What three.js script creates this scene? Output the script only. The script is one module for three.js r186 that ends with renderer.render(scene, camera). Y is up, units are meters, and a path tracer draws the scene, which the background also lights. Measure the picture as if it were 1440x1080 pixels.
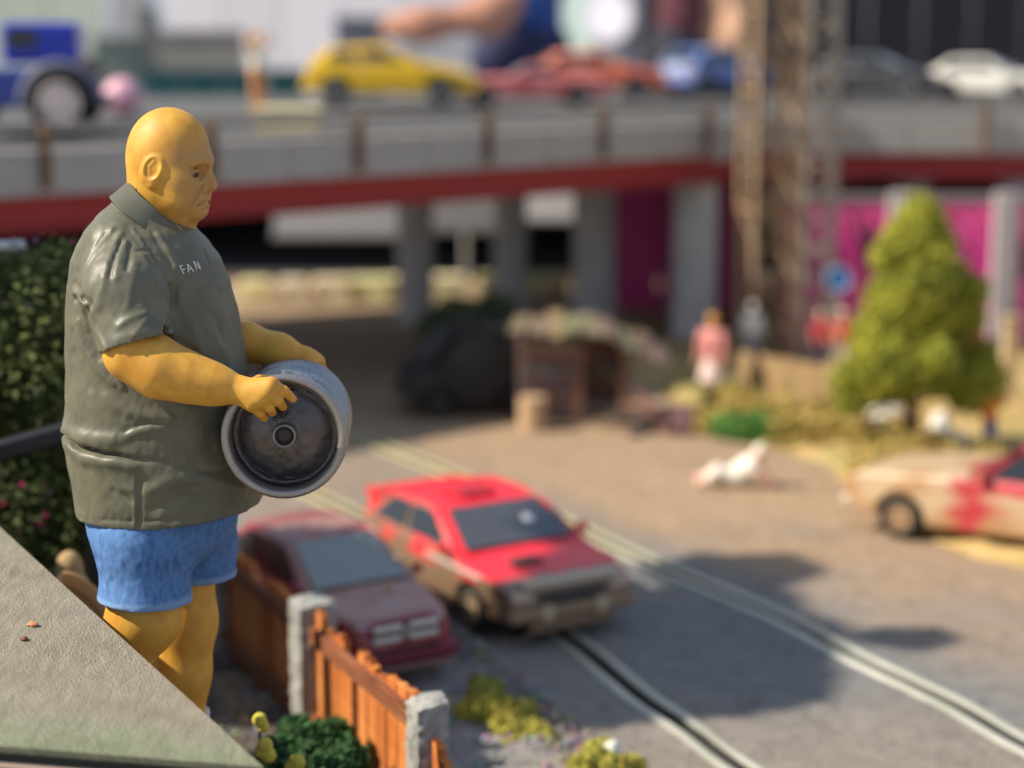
import * as THREE from 'three';
import { mergeGeometries, mergeVertices } from 'three/addons/utils/BufferGeometryUtils.js';
import { RoundedBoxGeometry } from 'three/addons/geometries/RoundedBoxGeometry.js';
import { TessellateModifier } from 'three/addons/modifiers/TessellateModifier.js';
import { ImprovedNoise } from 'three/addons/math/ImprovedNoise.js';
import { FontLoader } from 'three/addons/loaders/FontLoader.js';
import { TextGeometry } from 'three/addons/geometries/TextGeometry.js';

// ---------------------------------------------------------------- camera, sky, sun, exposure
const F = 2600, HC = 2.015, PITCH = 10.46 * Math.PI / 180, ZM = 3.95;   // focal length in photo pixels, eye height, tilt, distance of the man
const scene = new THREE.Scene();
const camera = new THREE.PerspectiveCamera(2 * Math.atan(540 / F) * 180 / Math.PI, 4 / 3, 0.1, 600);
camera.position.set(0, HC, 0); camera.rotation.x = -PITCH; camera.updateMatrixWorld();
camera.focus = 3.84; camera.userData.fStop = 1.0;
const EXPOSURE = 1.4;
const SUN_EL = 42 * Math.PI / 180, SUN_AZ = 9 * Math.PI / 180;            // from the left, a little from the camera's side
const SUN = new THREE.Vector3(-Math.cos(SUN_EL) * Math.cos(SUN_AZ), Math.sin(SUN_EL), Math.cos(SUN_EL) * Math.sin(SUN_AZ));
{
  const w = 256, h = 128, d = new Float32Array(w * h * 4), N = new ImprovedNoise();
  for (let j = 0; j < h; j++) for (let i = 0; i < w; i++) {
    const el = (j + .5) / h * Math.PI - Math.PI / 2, az = (i + .5) / w * Math.PI * 2, o = (j * w + i) * 4;
    const x = Math.cos(el) * Math.cos(az), y = Math.sin(el), z = Math.cos(el) * Math.sin(az);
    const t = Math.pow(Math.max(0, y), .55);
    let c = [.92 - .62 * t, .96 - .46 * t, 1.04 - .2 * t];
    const cl = Math.max(0, N.noise(x * 2.2 + 5, y * 5, z * 2.2) + .5 * N.noise(x * 5, y * 11, z * 5 + 3));
    const k = Math.min(1, cl * 1.6) * Math.min(1, Math.max(0, y) * 6);
    c = c.map((v, q) => v * (1 - k) + [1.15, 1.13, 1.12][q] * k);
    if (y < 0) c = [.3, .28, .26];
    d[o] = c[0] * .44; d[o + 1] = c[1] * .45; d[o + 2] = c[2] * .465; d[o + 3] = 1;
  }
  const sky = new THREE.DataTexture(d, w, h, THREE.RGBAFormat, THREE.FloatType);
  sky.mapping = THREE.EquirectangularReflectionMapping; sky.magFilter = sky.minFilter = THREE.LinearFilter; sky.needsUpdate = true;
  scene.background = sky; scene.environment = sky;
}
const sun = new THREE.DirectionalLight(new THREE.Color(1, .9, .74), 5);
sun.position.copy(SUN).multiplyScalar(30).add(new THREE.Vector3(0, 0, -8)); sun.target.position.set(0, 0, -8);
sun.castShadow = true; sun.shadow.mapSize.set(4096, 4096); sun.shadow.radius = 1.2;
Object.assign(sun.shadow.camera, { left: -16, right: 16, top: 16, bottom: -16, near: 1, far: 80 });
scene.add(sun, sun.target);
const renderer = new THREE.WebGLRenderer({ antialias: true });
renderer.toneMapping = THREE.LinearToneMapping; renderer.toneMappingExposure = EXPOSURE; renderer.shadowMap.enabled = true;

// ---------------------------------------------------------------- helpers
const V = (x, y, z) => new THREE.Vector3(x, y, z);
function ray(px, py) { const dx = (px - 720) / F, dy = (540 - py) / F, c = Math.cos(PITCH), s = Math.sin(PITCH); return V(dx, dy * c - s, -dy * s - c); }
function P(px, py, z) { const r = ray(px, py); return r.multiplyScalar(z / -r.z).add(V(0, HC, 0)); }        // the point at distance z behind a photo pixel
function G(px, py, y = 0) { const r = ray(px, py); return r.multiplyScalar((y - HC) / r.y).add(V(0, HC, 0)); } // the point of a level plane behind a photo pixel
function rng(seed) { let a = seed >>> 0; return () => { a = a + 0x6D2B79F5 | 0; let t = Math.imul(a ^ a >>> 15, 1 | a); t = t + Math.imul(t ^ t >>> 7, 61 | t) ^ t; return ((t ^ t >>> 14) >>> 0) / 4294967296; }; }
const IN = new ImprovedNoise(), noise = (x, y, z) => IN.noise(x, y, z);
const fbm = (x, y, z, o = 4) => { let s = 0, a = .5; for (let i = 0; i < o; i++) { s += a * noise(x, y, z); x = x * 2.03 + 7.1; y = y * 2.03 + 3.3; z = z * 2.03 + 1.7; a *= .5; } return s; };
const clamp = (x, a = 0, b = 1) => Math.min(b, Math.max(a, x)), sstep = (a, b, x) => { const t = clamp((x - a) / (b - a)); return t * t * (3 - 2 * t); }, lerp = (a, b, t) => a + (b - a) * t;
const mix3 = (a, b, t) => [lerp(a[0], b[0], t), lerp(a[1], b[1], t), lerp(a[2], b[2], t)];
function mat(c, roughness = .8, o = {}) { const m = new THREE.MeshPhysicalMaterial({ roughness, metalness: 0, ...o }); if (c) m.color.setRGB(...c); return m; }
const vmat = (roughness = .8, o = {}) => mat(null, roughness, { vertexColors: true, ...o });
const used = new Map();
function numbered(n) { const k = used.get(n) ?? 0; used.set(n, k + 1); return k ? `${n}_${String(k).padStart(3, '0')}` : n; }
function tag(o, label, category, group) { o.userData.label = label; o.userData.category = category; if (group) o.userData.group = group; return o; }
function thing(name, label, category, pos = [0, 0, 0], turn = 0, group) { const o = new THREE.Group(); o.name = numbered(name); scene.add(o); if (pos.isVector3) o.position.copy(pos); else o.position.set(...pos); o.rotation.y = turn; return tag(o, label, category, group); }
function part(name, g, m, parent) { const o = new THREE.Mesh(Array.isArray(g) ? join(g) : g, m); o.name = name; o.castShadow = o.receiveShadow = true; parent.add(o); return o; }
function struct(name, g, m) { const o = part(numbered(name), g, m, scene); o.userData.kind = 'structure'; return o; }
function join(gs) { const any = gs.some(g => !g.index); gs = gs.map(g => any && g.index ? g.toNonIndexed() : g); const keys = Object.keys(gs[0].attributes).filter(k => gs.every(g => g.attributes[k])); for (const g of gs) for (const k of Object.keys(g.attributes)) if (!keys.includes(k)) g.deleteAttribute(k); return mergeGeometries(gs); }
function box(w, h, d, x = 0, y = 0, z = 0, r = 0) { const rr = Math.min(r, w / 2.2, h / 2.2, d / 2.2); const g = rr > 0 ? new RoundedBoxGeometry(w, h, d, 2, rr) : new THREE.BoxGeometry(w, h, d); return g.translate(x, y, z); }
function bar(a, b, r, r2 = r, seg = 8) { const d = V().subVectors(b, a), g = new THREE.CylinderGeometry(r2, r, d.length(), seg); g.applyQuaternion(new THREE.Quaternion().setFromUnitVectors(V(0, 1, 0), d.normalize())); return g.translate((a.x + b.x) / 2, (a.y + b.y) / 2, (a.z + b.z) / 2); }
function paint(g, fn) { const p = g.attributes.position, n = g.attributes.normal, c = new Float32Array(p.count * 3); for (let i = 0; i < p.count; i++) { const q = fn(p.getX(i), p.getY(i), p.getZ(i), n ? [n.getX(i), n.getY(i), n.getZ(i)] : null); c[i * 3] = q[0]; c[i * 3 + 1] = q[1]; c[i * 3 + 2] = q[2]; } g.setAttribute('color', new THREE.BufferAttribute(c, 3)); return g; }
function tess(g, edge, it = 6) { return new TessellateModifier(edge, it).modify(g.index ? g.toNonIndexed() : g); }
function tex(w, h, fn, rx = 1, ry = 1, srgb = false) {   // fn(u, v) -> [r, g, b] in 0..1 (linear when srgb = false)
  const d = new Uint8Array(w * h * 4);
  for (let j = 0; j < h; j++) for (let i = 0; i < w; i++) { const c = fn(i / w, j / h, i, j), o = (j * w + i) * 4; for (let q = 0; q < 3; q++) d[o + q] = 255 * clamp(c[q] ?? c[0]); d[o + 3] = 255; }
  const t = new THREE.DataTexture(d, w, h); t.wrapS = t.wrapT = THREE.RepeatWrapping; t.magFilter = THREE.LinearFilter; t.minFilter = THREE.LinearMipmapLinearFilter; t.generateMipmaps = true; t.repeat.set(rx, ry); if (srgb) t.colorSpace = THREE.SRGBColorSpace; t.needsUpdate = true; return t;
}
const tn = (u, v, f, s = 0) => { // noise that tiles over the unit square
  const a = u * f, b = v * f, w = u, x = v; return lerp(lerp(noise(a, b, s), noise(a - f, b, s), w), lerp(noise(a, b - f, s), noise(a - f, b - f, s), w), x); };

// ---- signed distance fields and a surface-nets mesher
const smin = (a, b, k) => { const h = Math.max(k - Math.abs(a - b), 0) / k; return Math.min(a, b) - h * h * k * .25; };
const smax = (a, b, k) => -smin(-a, -b, k);
function cap(a, b, ra, rb = ra) { // tapered capsule
  const ax = a.x, ay = a.y, az = a.z, bx = b.x - ax, by = b.y - ay, bz = b.z - az, l = bx * bx + by * by + bz * bz || 1e-9;
  return (x, y, z) => { const px = x - ax, py = y - ay, pz = z - az; let t = (px * bx + py * by + pz * bz) / l; t = t < 0 ? 0 : t > 1 ? 1 : t; const qx = px - bx * t, qy = py - by * t, qz = pz - bz * t; return Math.sqrt(qx * qx + qy * qy + qz * qz) - (ra + (rb - ra) * t); };
}
function ell(c, rx, ry, rz) { const m = Math.min(rx, ry, rz); return (x, y, z) => { const ax = (x - c.x) / rx, ay = (y - c.y) / ry, az = (z - c.z) / rz; const k0 = Math.sqrt(ax * ax + ay * ay + az * az); const bx = ax / rx, by = ay / ry, bz = az / rz; const k1 = Math.sqrt(bx * bx + by * by + bz * bz); return k1 < 1e-6 ? -m : k0 * (k0 - 1) / k1; }; }
const chain = (pts, k = .01) => { const f = []; for (let i = 0; i + 1 < pts.length; i++) f.push(cap(pts[i][0], pts[i + 1][0], pts[i][1], pts[i + 1][1])); return union(f, k); };
const union = (f, k) => (x, y, z) => { let d = f[0](x, y, z); for (let i = 1; i < f.length; i++) d = k ? smin(d, f[i](x, y, z), k) : Math.min(d, f[i](x, y, z)); return d; };
function nets(sdf, lo, hi, cell, slack = 1.7) {
  const nx = Math.ceil((hi.x - lo.x) / cell) + 1, ny = Math.ceil((hi.y - lo.y) / cell) + 1, nz = Math.ceil((hi.z - lo.z) / cell) + 1, B = 6;
  const f = new Float32Array(nx * ny * nz), R = B * cell * .87 * slack + cell;
  for (let bz = 0; bz < nz; bz += B) for (let by = 0; by < ny; by += B) for (let bx = 0; bx < nx; bx += B) {
    const ex = Math.min(bx + B, nx), ey = Math.min(by + B, ny), ez = Math.min(bz + B, nz);
    const c = sdf(lo.x + (bx + B / 2 - .5) * cell, lo.y + (by + B / 2 - .5) * cell, lo.z + (bz + B / 2 - .5) * cell), far = Math.abs(c) > R;
    for (let k = bz; k < ez; k++) for (let j = by; j < ey; j++) for (let i = bx; i < ex; i++) f[(k * ny + j) * nx + i] = far ? c : sdf(lo.x + i * cell, lo.y + j * cell, lo.z + k * cell);
  }
  const id = new Int32Array(nx * ny * nz).fill(-1), pos = [], E = [[0, 1], [0, 2], [0, 4], [1, 3], [1, 5], [2, 3], [2, 6], [3, 7], [4, 5], [4, 6], [5, 7], [6, 7]], v = new Float32Array(8), idx = [];
  for (let k = 0; k < nz - 1; k++) for (let j = 0; j < ny - 1; j++) for (let i = 0; i < nx - 1; i++) {
    let m = 0; for (let q = 0; q < 8; q++) { v[q] = f[((k + (q >> 2)) * ny + j + (q >> 1 & 1)) * nx + i + (q & 1)]; if (v[q] < 0) m |= 1 << q; }
    if (m === 0 || m === 255) continue;
    let sx = 0, sy = 0, sz = 0, n = 0;
    for (const [a, b] of E) if ((m >> a & 1) !== (m >> b & 1)) { const t = v[a] / (v[a] - v[b]); sx += (a & 1) + ((b & 1) - (a & 1)) * t; sy += (a >> 1 & 1) + ((b >> 1 & 1) - (a >> 1 & 1)) * t; sz += (a >> 2) + ((b >> 2) - (a >> 2)) * t; n++; }
    id[(k * ny + j) * nx + i] = pos.length / 3; pos.push(lo.x + (i + sx / n) * cell, lo.y + (j + sy / n) * cell, lo.z + (k + sz / n) * cell);
  }
  const I = (i, j, k) => id[(k * ny + j) * nx + i], quad = (a, b, c, d, fl) => { if (a < 0 || b < 0 || c < 0 || d < 0) return; fl ? idx.push(a, c, b, a, d, c) : idx.push(a, b, c, a, c, d); };
  for (let k = 1; k < nz - 1; k++) for (let j = 1; j < ny - 1; j++) for (let i = 1; i < nx - 1; i++) {
    const s = f[(k * ny + j) * nx + i] < 0;
    if (s !== f[(k * ny + j) * nx + i + 1] < 0) quad(I(i, j - 1, k - 1), I(i, j, k - 1), I(i, j, k), I(i, j - 1, k), !s);
    if (s !== f[(k * ny + j + 1) * nx + i] < 0) quad(I(i - 1, j, k - 1), I(i - 1, j, k), I(i, j, k), I(i, j, k - 1), !s);
    if (s !== f[((k + 1) * ny + j) * nx + i] < 0) quad(I(i - 1, j - 1, k), I(i, j - 1, k), I(i, j, k), I(i - 1, j, k), !s);
  }
  const g = new THREE.BufferGeometry(); g.setAttribute('position', new THREE.Float32BufferAttribute(pos, 3)); g.setIndex(idx); g.computeVertexNormals(); return g;
}
const inBox = (lo, hi) => (x, y, z) => Math.max(lo.x - x, x - hi.x, lo.y - y, y - hi.y, lo.z - z, z - hi.z);
// ---- foam foliage: many small ragged crumbs through the volume of a few lobes
function crumbs(lobes, n, size, cols, seed, origin = V(0, 0, 0), fill = .3, flat = 1) {
  const r = rng(seed), pos = [], col = [], tot = lobes.reduce((s, l) => s + l[3] ** 2, 0), T = [[1, 1, 1], [1, -1, -1], [-1, 1, -1], [-1, -1, 1]], FC = [[0, 1, 2], [0, 3, 1], [0, 2, 3], [1, 3, 2]];
  for (const [lx, ly, lz, lr] of lobes) {
    const m = Math.round(n * lr * lr / tot);
    for (let i = 0; i < m; i++) {
      const a = r() * 6.283, b = Math.acos(2 * r() - 1), dx = Math.sin(b) * Math.cos(a), dy = Math.cos(b), dz = Math.sin(b) * Math.sin(a);
      const lump = 1 + .5 * fbm(lx * 3 + dx * 2.1, ly * 3 + dy * 2.1, lz * 3 + dz * 2.1, 3), q = (r() < fill ? .4 + .5 * r() : r() < .14 ? 1.05 + .22 * r() : .84 + .2 * r()) * lump * lr;
      const cx = lx + dx * q, cy = ly + dy * q * flat, cz = lz + dz * q, s = size * (.5 + r());
      const e = new THREE.Euler(r() * 6, r() * 6, r() * 6), v = T.map(t => V(t[0] * s * (.5 + .8 * r()), t[1] * s * (.4 + .6 * r()), t[2] * s * (.5 + .8 * r())).applyEuler(e).add(V(cx, cy, cz)).sub(origin));
      const ci = mix3(cols[0], cols[1], clamp(.5 + fbm(cx * 6, cy * 6, cz * 6, 2) * 1.1 + (r() - .5) * .7)), w = cols[2] && r() < .06 ? cols[2] : ci;
      for (const t of FC) for (const k of t) { pos.push(v[k].x, v[k].y, v[k].z); col.push(...w); }
    }
  }
  const g = new THREE.BufferGeometry(); g.setAttribute('position', new THREE.Float32BufferAttribute(pos, 3)); g.setAttribute('color', new THREE.Float32BufferAttribute(col, 3)); g.computeVertexNormals(); return g;
}
const leafMat = vmat(.9);

// ---------------------------------------------------------------- setting: ground, road, slot lanes
function curve(pts, ends) { // x as a smooth function of distance z from photo points on the ground
  const p = pts.map(([a, b]) => G(a, b)).map(v => [-v.z, v.x]).concat(ends).sort((a, b) => a[0] - b[0]);
  return z => { let i = 0; while (i < p.length - 2 && z > p[i + 1][0]) i++; const t = (z - p[i][0]) / (p[i + 1][0] - p[i][0]), sl = j => { const a = p[Math.max(0, j - 1)], b = p[Math.min(p.length - 1, j + 1)]; return (b[1] - a[1]) / (b[0] - a[0]); }, h = p[i + 1][0] - p[i][0];
    if (t < 0 || t > 1) return lerp(p[i][1], p[i + 1][1], t);
    const t2 = t * t, t3 = t2 * t; return (2 * t3 - 3 * t2 + 1) * p[i][1] + (t3 - 2 * t2 + t) * h * sl(i) + (3 * t2 - 2 * t3) * p[i + 1][1] + (t3 - t2) * h * sl(i + 1); };
}
const laneFar = curve([[640, 668], [777, 727], [921, 794], [1090, 866], [1209, 928], [1337, 989], [1435, 1046]], [[3, 2.45], [9.6, -.95], [12, -2.5], [18, -6]]);
const laneNear = curve([[800, 900], [905, 984], [967, 1025], [1029, 1072]], [[3, 1.55], [7.1, -.3], [8.4, -1.05], [10, -2.15], [18, -7.4]]);
const gravelEdge = curve([[640, 905], [705, 960], [790, 1030], [860, 1085]], [[3, 1.0], [7.2, -.78], [9, -1.9], [11, -3.4], [18, -8.6]]);
const SLOT = .023, STRIP = .033;
{
  const cols = [[.205, .205, .205], [.4, .28, .175], [.16, .163, .17]], zs = [];
  for (let z = 3; z < 18; z += z < 8 ? .04 : .15) zs.push(z); zs.push(18);
  const pos = [], col = [], uv = [], idx = [], segs = [];
  const NX = [14, 12, 40];
  const at = (x, y, z) => { pos.push(x, y, -z); uv.push(x, z);
    const right = x - laneFar(z), dust = clamp(sstep(.02, .5, right + .22 * fbm(x * 1.3, z * .9, 3)) * lerp(.3, 1, sstep(5.3, 7, z + .5 * fbm(x, z, 6))) * (.72 + .8 * fbm(x * 2.2, z * 2.2, 9)) + .55 * sstep(6.6, 8.6, z) * (right > -1.6 ? 1 : .4) * 1 + .5 * Math.max(0, fbm(x * 1.7 + 9, z * 1.1, 1)));
    const wet = sstep(.05, .3, fbm(x * .9 + 4, z * .7 + 2, 7)) * .6, streak = fbm(x * 5 + z * 2, z * .8 - x * .4, 2) * .16 + fbm(x * 22, z * 22, 5, 2) * .12;
    const near = right > 0 ? 0 : sstep(5.9, 5.0, z + .4 * fbm(x * 3, z * 3, 4)) * .3;
    let c = mix3(mix3(cols[0], cols[2], wet), cols[1], clamp(Math.max(dust, near)));
    if (y < 0) c = [.03, .03, .03]; col.push(...c.map(v => v * (1 + streak))); };
  const xs = z => { const a = laneNear(z), b = laneFar(z), w = 1.09, l = gravelEdge(z) - .5; const o = [];
    for (let i = 0; i <= 14; i++) o.push([lerp(l, a - SLOT * w, i / 14), 0]);
    o.push([a - SLOT * w, -.003], [a - SLOT * w, -.06], [a + SLOT * w, -.06], [a + SLOT * w, -.003]);
    for (let i = 0; i <= 16; i++) o.push([lerp(a + SLOT * w, b - SLOT * w, i / 16), 0]);
    o.push([b - SLOT * w, -.003], [b - SLOT * w, -.06], [b + SLOT * w, -.06], [b + SLOT * w, -.003]);
    for (let i = 0; i <= 50; i++) o.push([b + SLOT * w + 14 * (i / 50) ** 1.6, 0]); return o; };
  let n = 0;
  zs.forEach((z, j) => { const r = xs(z); n = r.length; r.forEach(([x, y]) => at(x, y, z)); if (j) for (let i = 0; i < n - 1; i++) { const a = (j - 1) * n + i, b = j * n + i; idx.push(a, a + 1, b + 1, a, b + 1, b); } });
  const g = new THREE.BufferGeometry(); g.setAttribute('position', new THREE.Float32BufferAttribute(pos, 3)); g.setAttribute('color', new THREE.Float32BufferAttribute(col, 3)); g.setAttribute('uv', new THREE.Float32BufferAttribute(uv, 2)); g.setIndex(idx); g.computeVertexNormals();
  const grain = tex(512, 512, (u, v) => { const ck = Math.abs(tn(u, v, 5, 8) + .3 * tn(u, v, 17, 5)), a = (.84 + .42 * tn(u, v, 90, 1) + .3 * tn(u, v, 34, 2) + .24 * tn(u, v, 9, 3)) * (ck < .012 ? .6 : 1); return [a, a * .985, a * .97]; }, 1.4, 1.4);
  struct('road', g, vmat(.82, { map: grain, bumpMap: grain, bumpScale: .004 }));
  struct('ground', new THREE.PlaneGeometry(400, 400).rotateX(-Math.PI / 2).translate(0, -.1, 0), mat([.3, .26, .22], .95));
  // gravel and dirt on the left of the road
  const gp = [], gc = [], gi = []; const NI = 90, zz = []; for (let z = 2.6; z < 12; z += z < 7 ? .035 : .2) zz.push(z);
  zz.forEach((z, j) => { for (let i = 0; i <= NI; i++) { const e = gravelEdge(z) + .07 * fbm(z * 2.2, 3, 1), x = e + .25 - 6 * (1 - i / NI) ** 2 , d = e - x; const y = lerp(-.09, .012 + .018 * fbm(x * 7, z * 7, 2) + .02 * sstep(.1, .8, d), sstep(-.06, .1, d)) + .008 * fbm(x * 30, z * 30, 8, 2); gp.push(x, y, -z); const k = clamp(.5 + fbm(x * 9, z * 9, 3)); const c = mix3(mix3([.15, .135, .13], [.3, .27, .26], k), [.05, .04, .03], sstep(.55, .9, d) * .85); const o = fbm(x * 4, z * 4, 12) > .16 ? .5 : 0; gc.push(...mix3(c, [.42, .3, .17], o)); if (j && i) { const a = (j - 1) * (NI + 1) + i, b = j * (NI + 1) + i; gi.push(a - 1, a, b, a - 1, b, b - 1); } } });  // dirt away from the road is darkened as painted shade of shed and hedge
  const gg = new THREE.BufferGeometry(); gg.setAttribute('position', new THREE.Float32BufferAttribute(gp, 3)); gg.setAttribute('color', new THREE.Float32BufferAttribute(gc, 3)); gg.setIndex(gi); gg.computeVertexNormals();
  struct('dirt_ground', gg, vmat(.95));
  // loose stones
  const r = rng(5), st = new THREE.IcosahedronGeometry(1, 0), count = 5200, im = new THREE.InstancedMesh(st, mat([1, 1, 1], .9), count), o = new THREE.Object3D(), cc = new THREE.Color();
  for (let i = 0; i < count; i++) { const z = 3.6 + 3.2 * r() ** 1.3, e = gravelEdge(z), d = (r() ** 1.5) * 1.3 - .06, s = .004 + .012 * r() ** 3; o.position.set(e - d, .014 + .018 * fbm((e - d) * 7, z * 7, 2) + .02 * sstep(.1, .8, d), -z); o.rotation.set(r() * 6, r() * 6, r() * 6); o.scale.set(s * (.7 + .8 * r()), s * .6, s * (.7 + .8 * r())); o.updateMatrix(); im.setMatrixAt(i, o.matrix); const q = r(), c = q < .6 ? [.2, .185, .18] : q < .85 ? [.34, .32, .3] : q < .95 ? [.36, .28, .19] : [.4, .26, .14]; cc.setRGB(...c.map(v => v * (.6 + .8 * r()))); im.setColorAt(i, cc); }
  im.name = 'gravel'; im.castShadow = im.receiveShadow = true; scene.add(im); tag(im, 'grey gravel with bits of straw along the road edge', 'gravel'); im.userData.kind = 'stuff';
  // the pale braided strips on both sides of each slot
  const braid = tex(256, 256, (u, v) => { const a = .5 + .5 * Math.sin((u * 14 + v * 6) * 6.283) * Math.sin((u * 14 - v * 6) * 6.283), s = .72 + .28 * a + .25 * tn(u, v, 40, 3); return [s, s * .99, s * .93]; }, 1, 1);
  for (const [lane, y0] of [[laneNear, 1], [laneFar, 0]]) {
    const dirt = vmat(.3, { metalness: .4, map: braid, bumpMap: braid, bumpScale: .004 });
    for (const s of [-1, 1]) {
      const p = [], c = [], u = [], ix = []; let dist = 0, j = 0;
      for (let z = 3; z < 17.9; z += .03) { const x = lane(z), dx = (lane(z + .01) - lane(z - .01)) / .02, w = Math.hypot(1, dx), prof = [[SLOT + .0035, -.01], [SLOT + .0035, .007], [SLOT + STRIP * .5, .0105], [SLOT + STRIP, .007], [SLOT + STRIP, -.01]];
        const wob = 1 + .05 * noise(z * 9, s * 3, y0); dist += .03 * w;
        prof.forEach(([o, y], i) => { p.push(x + s * o * w * wob, y + .0016 * noise(z * 40, s + i, y0 * 5), -z); u.push(i * .2, dist * 5); const k = clamp(.5 + 1.3 * fbm(z * 3 + s * 7, i * .5, y0 * 9, 3)), far = sstep(6.4, 7.8, z); c.push(...mix3(mix3([.5, .51, .44], [.97, .97, .9], k), [.82, .72, .36], far * (.35 + .65 * k))); if (j && i) { const a = (j - 1) * 5 + i, b = j * 5 + i; ix.push(a - 1, a, b, a - 1, b, b - 1); } }); j++; }
      const g = new THREE.BufferGeometry(); g.setAttribute('position', new THREE.Float32BufferAttribute(p, 3)); g.setAttribute('color', new THREE.Float32BufferAttribute(c, 3)); g.setAttribute('uv', new THREE.Float32BufferAttribute(u, 2)); g.setIndex(ix); g.computeVertexNormals();
      struct('track_strip', g, dirt);
    }
  }
}
// verge on the far right of the road: straw-coloured turf
{
  const e = curve([[930, 600], [1010, 597], [1120, 640], [1215, 700], [1440, 800]], [[5, 5.2], [12, .4], [16, -.6]]);
  const p = [], c = [], ix = []; let j = 0;
  for (let z = 6.6; z < 12.4; z += .05) { const x0 = e(z) + .1 * fbm(z * 3, 1, 4); for (let i = 0; i <= 60; i++) { const d = 4.5 * (i / 60) ** 1.7 - .04, x = x0 + d; p.push(x, lerp(-.02, .035 + .05 * fbm(x * 4, z * 4, 6) + .02 * fbm(x * 25, z * 25, 6, 2), sstep(-.04, .12, d)), -z); const k = clamp(.5 + 1.2 * fbm(x * 2, z * 2, 8)); c.push(...mix3(mix3([.34, .22, .05], [.5, .36, .17], k), [.2, .2, .05], clamp(fbm(x * 1.2, z * 1.2, 30) * 3)).map(v => v * (.85 + .5 * fbm(x * 18, z * 18, 2, 2) + .15))); if (j && i) { const a = (j - 1) * 61 + i, b = j * 61 + i; ix.push(a - 1, a, b, a - 1, b, b - 1); } } j++; }
  const g = new THREE.BufferGeometry(); g.setAttribute('position', new THREE.Float32BufferAttribute(p, 3)); g.setAttribute('color', new THREE.Float32BufferAttribute(c, 3)); g.setIndex(ix); g.computeVertexNormals(); struct('verge', g, vmat(.95));
  const lobes = [], r = rng(9); for (let i = 0; i < 46; i++) { const z = 8.2 + r() * 2, x = e(z) + .12 + r() * .75; lobes.push([x, .03, -z, .07 + .06 * r()]); }
  const s = part('straw_grass', crumbs(lobes, 9000, .012, [[.3, .22, .04], [.52, .37, .12], [.2, .24, .04]], 4), leafMat, scene); tag(s, 'yellow brown dry grass tufts on the verge beside the plank fence', 'grass'); s.userData.kind = 'stuff';
}
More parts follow.
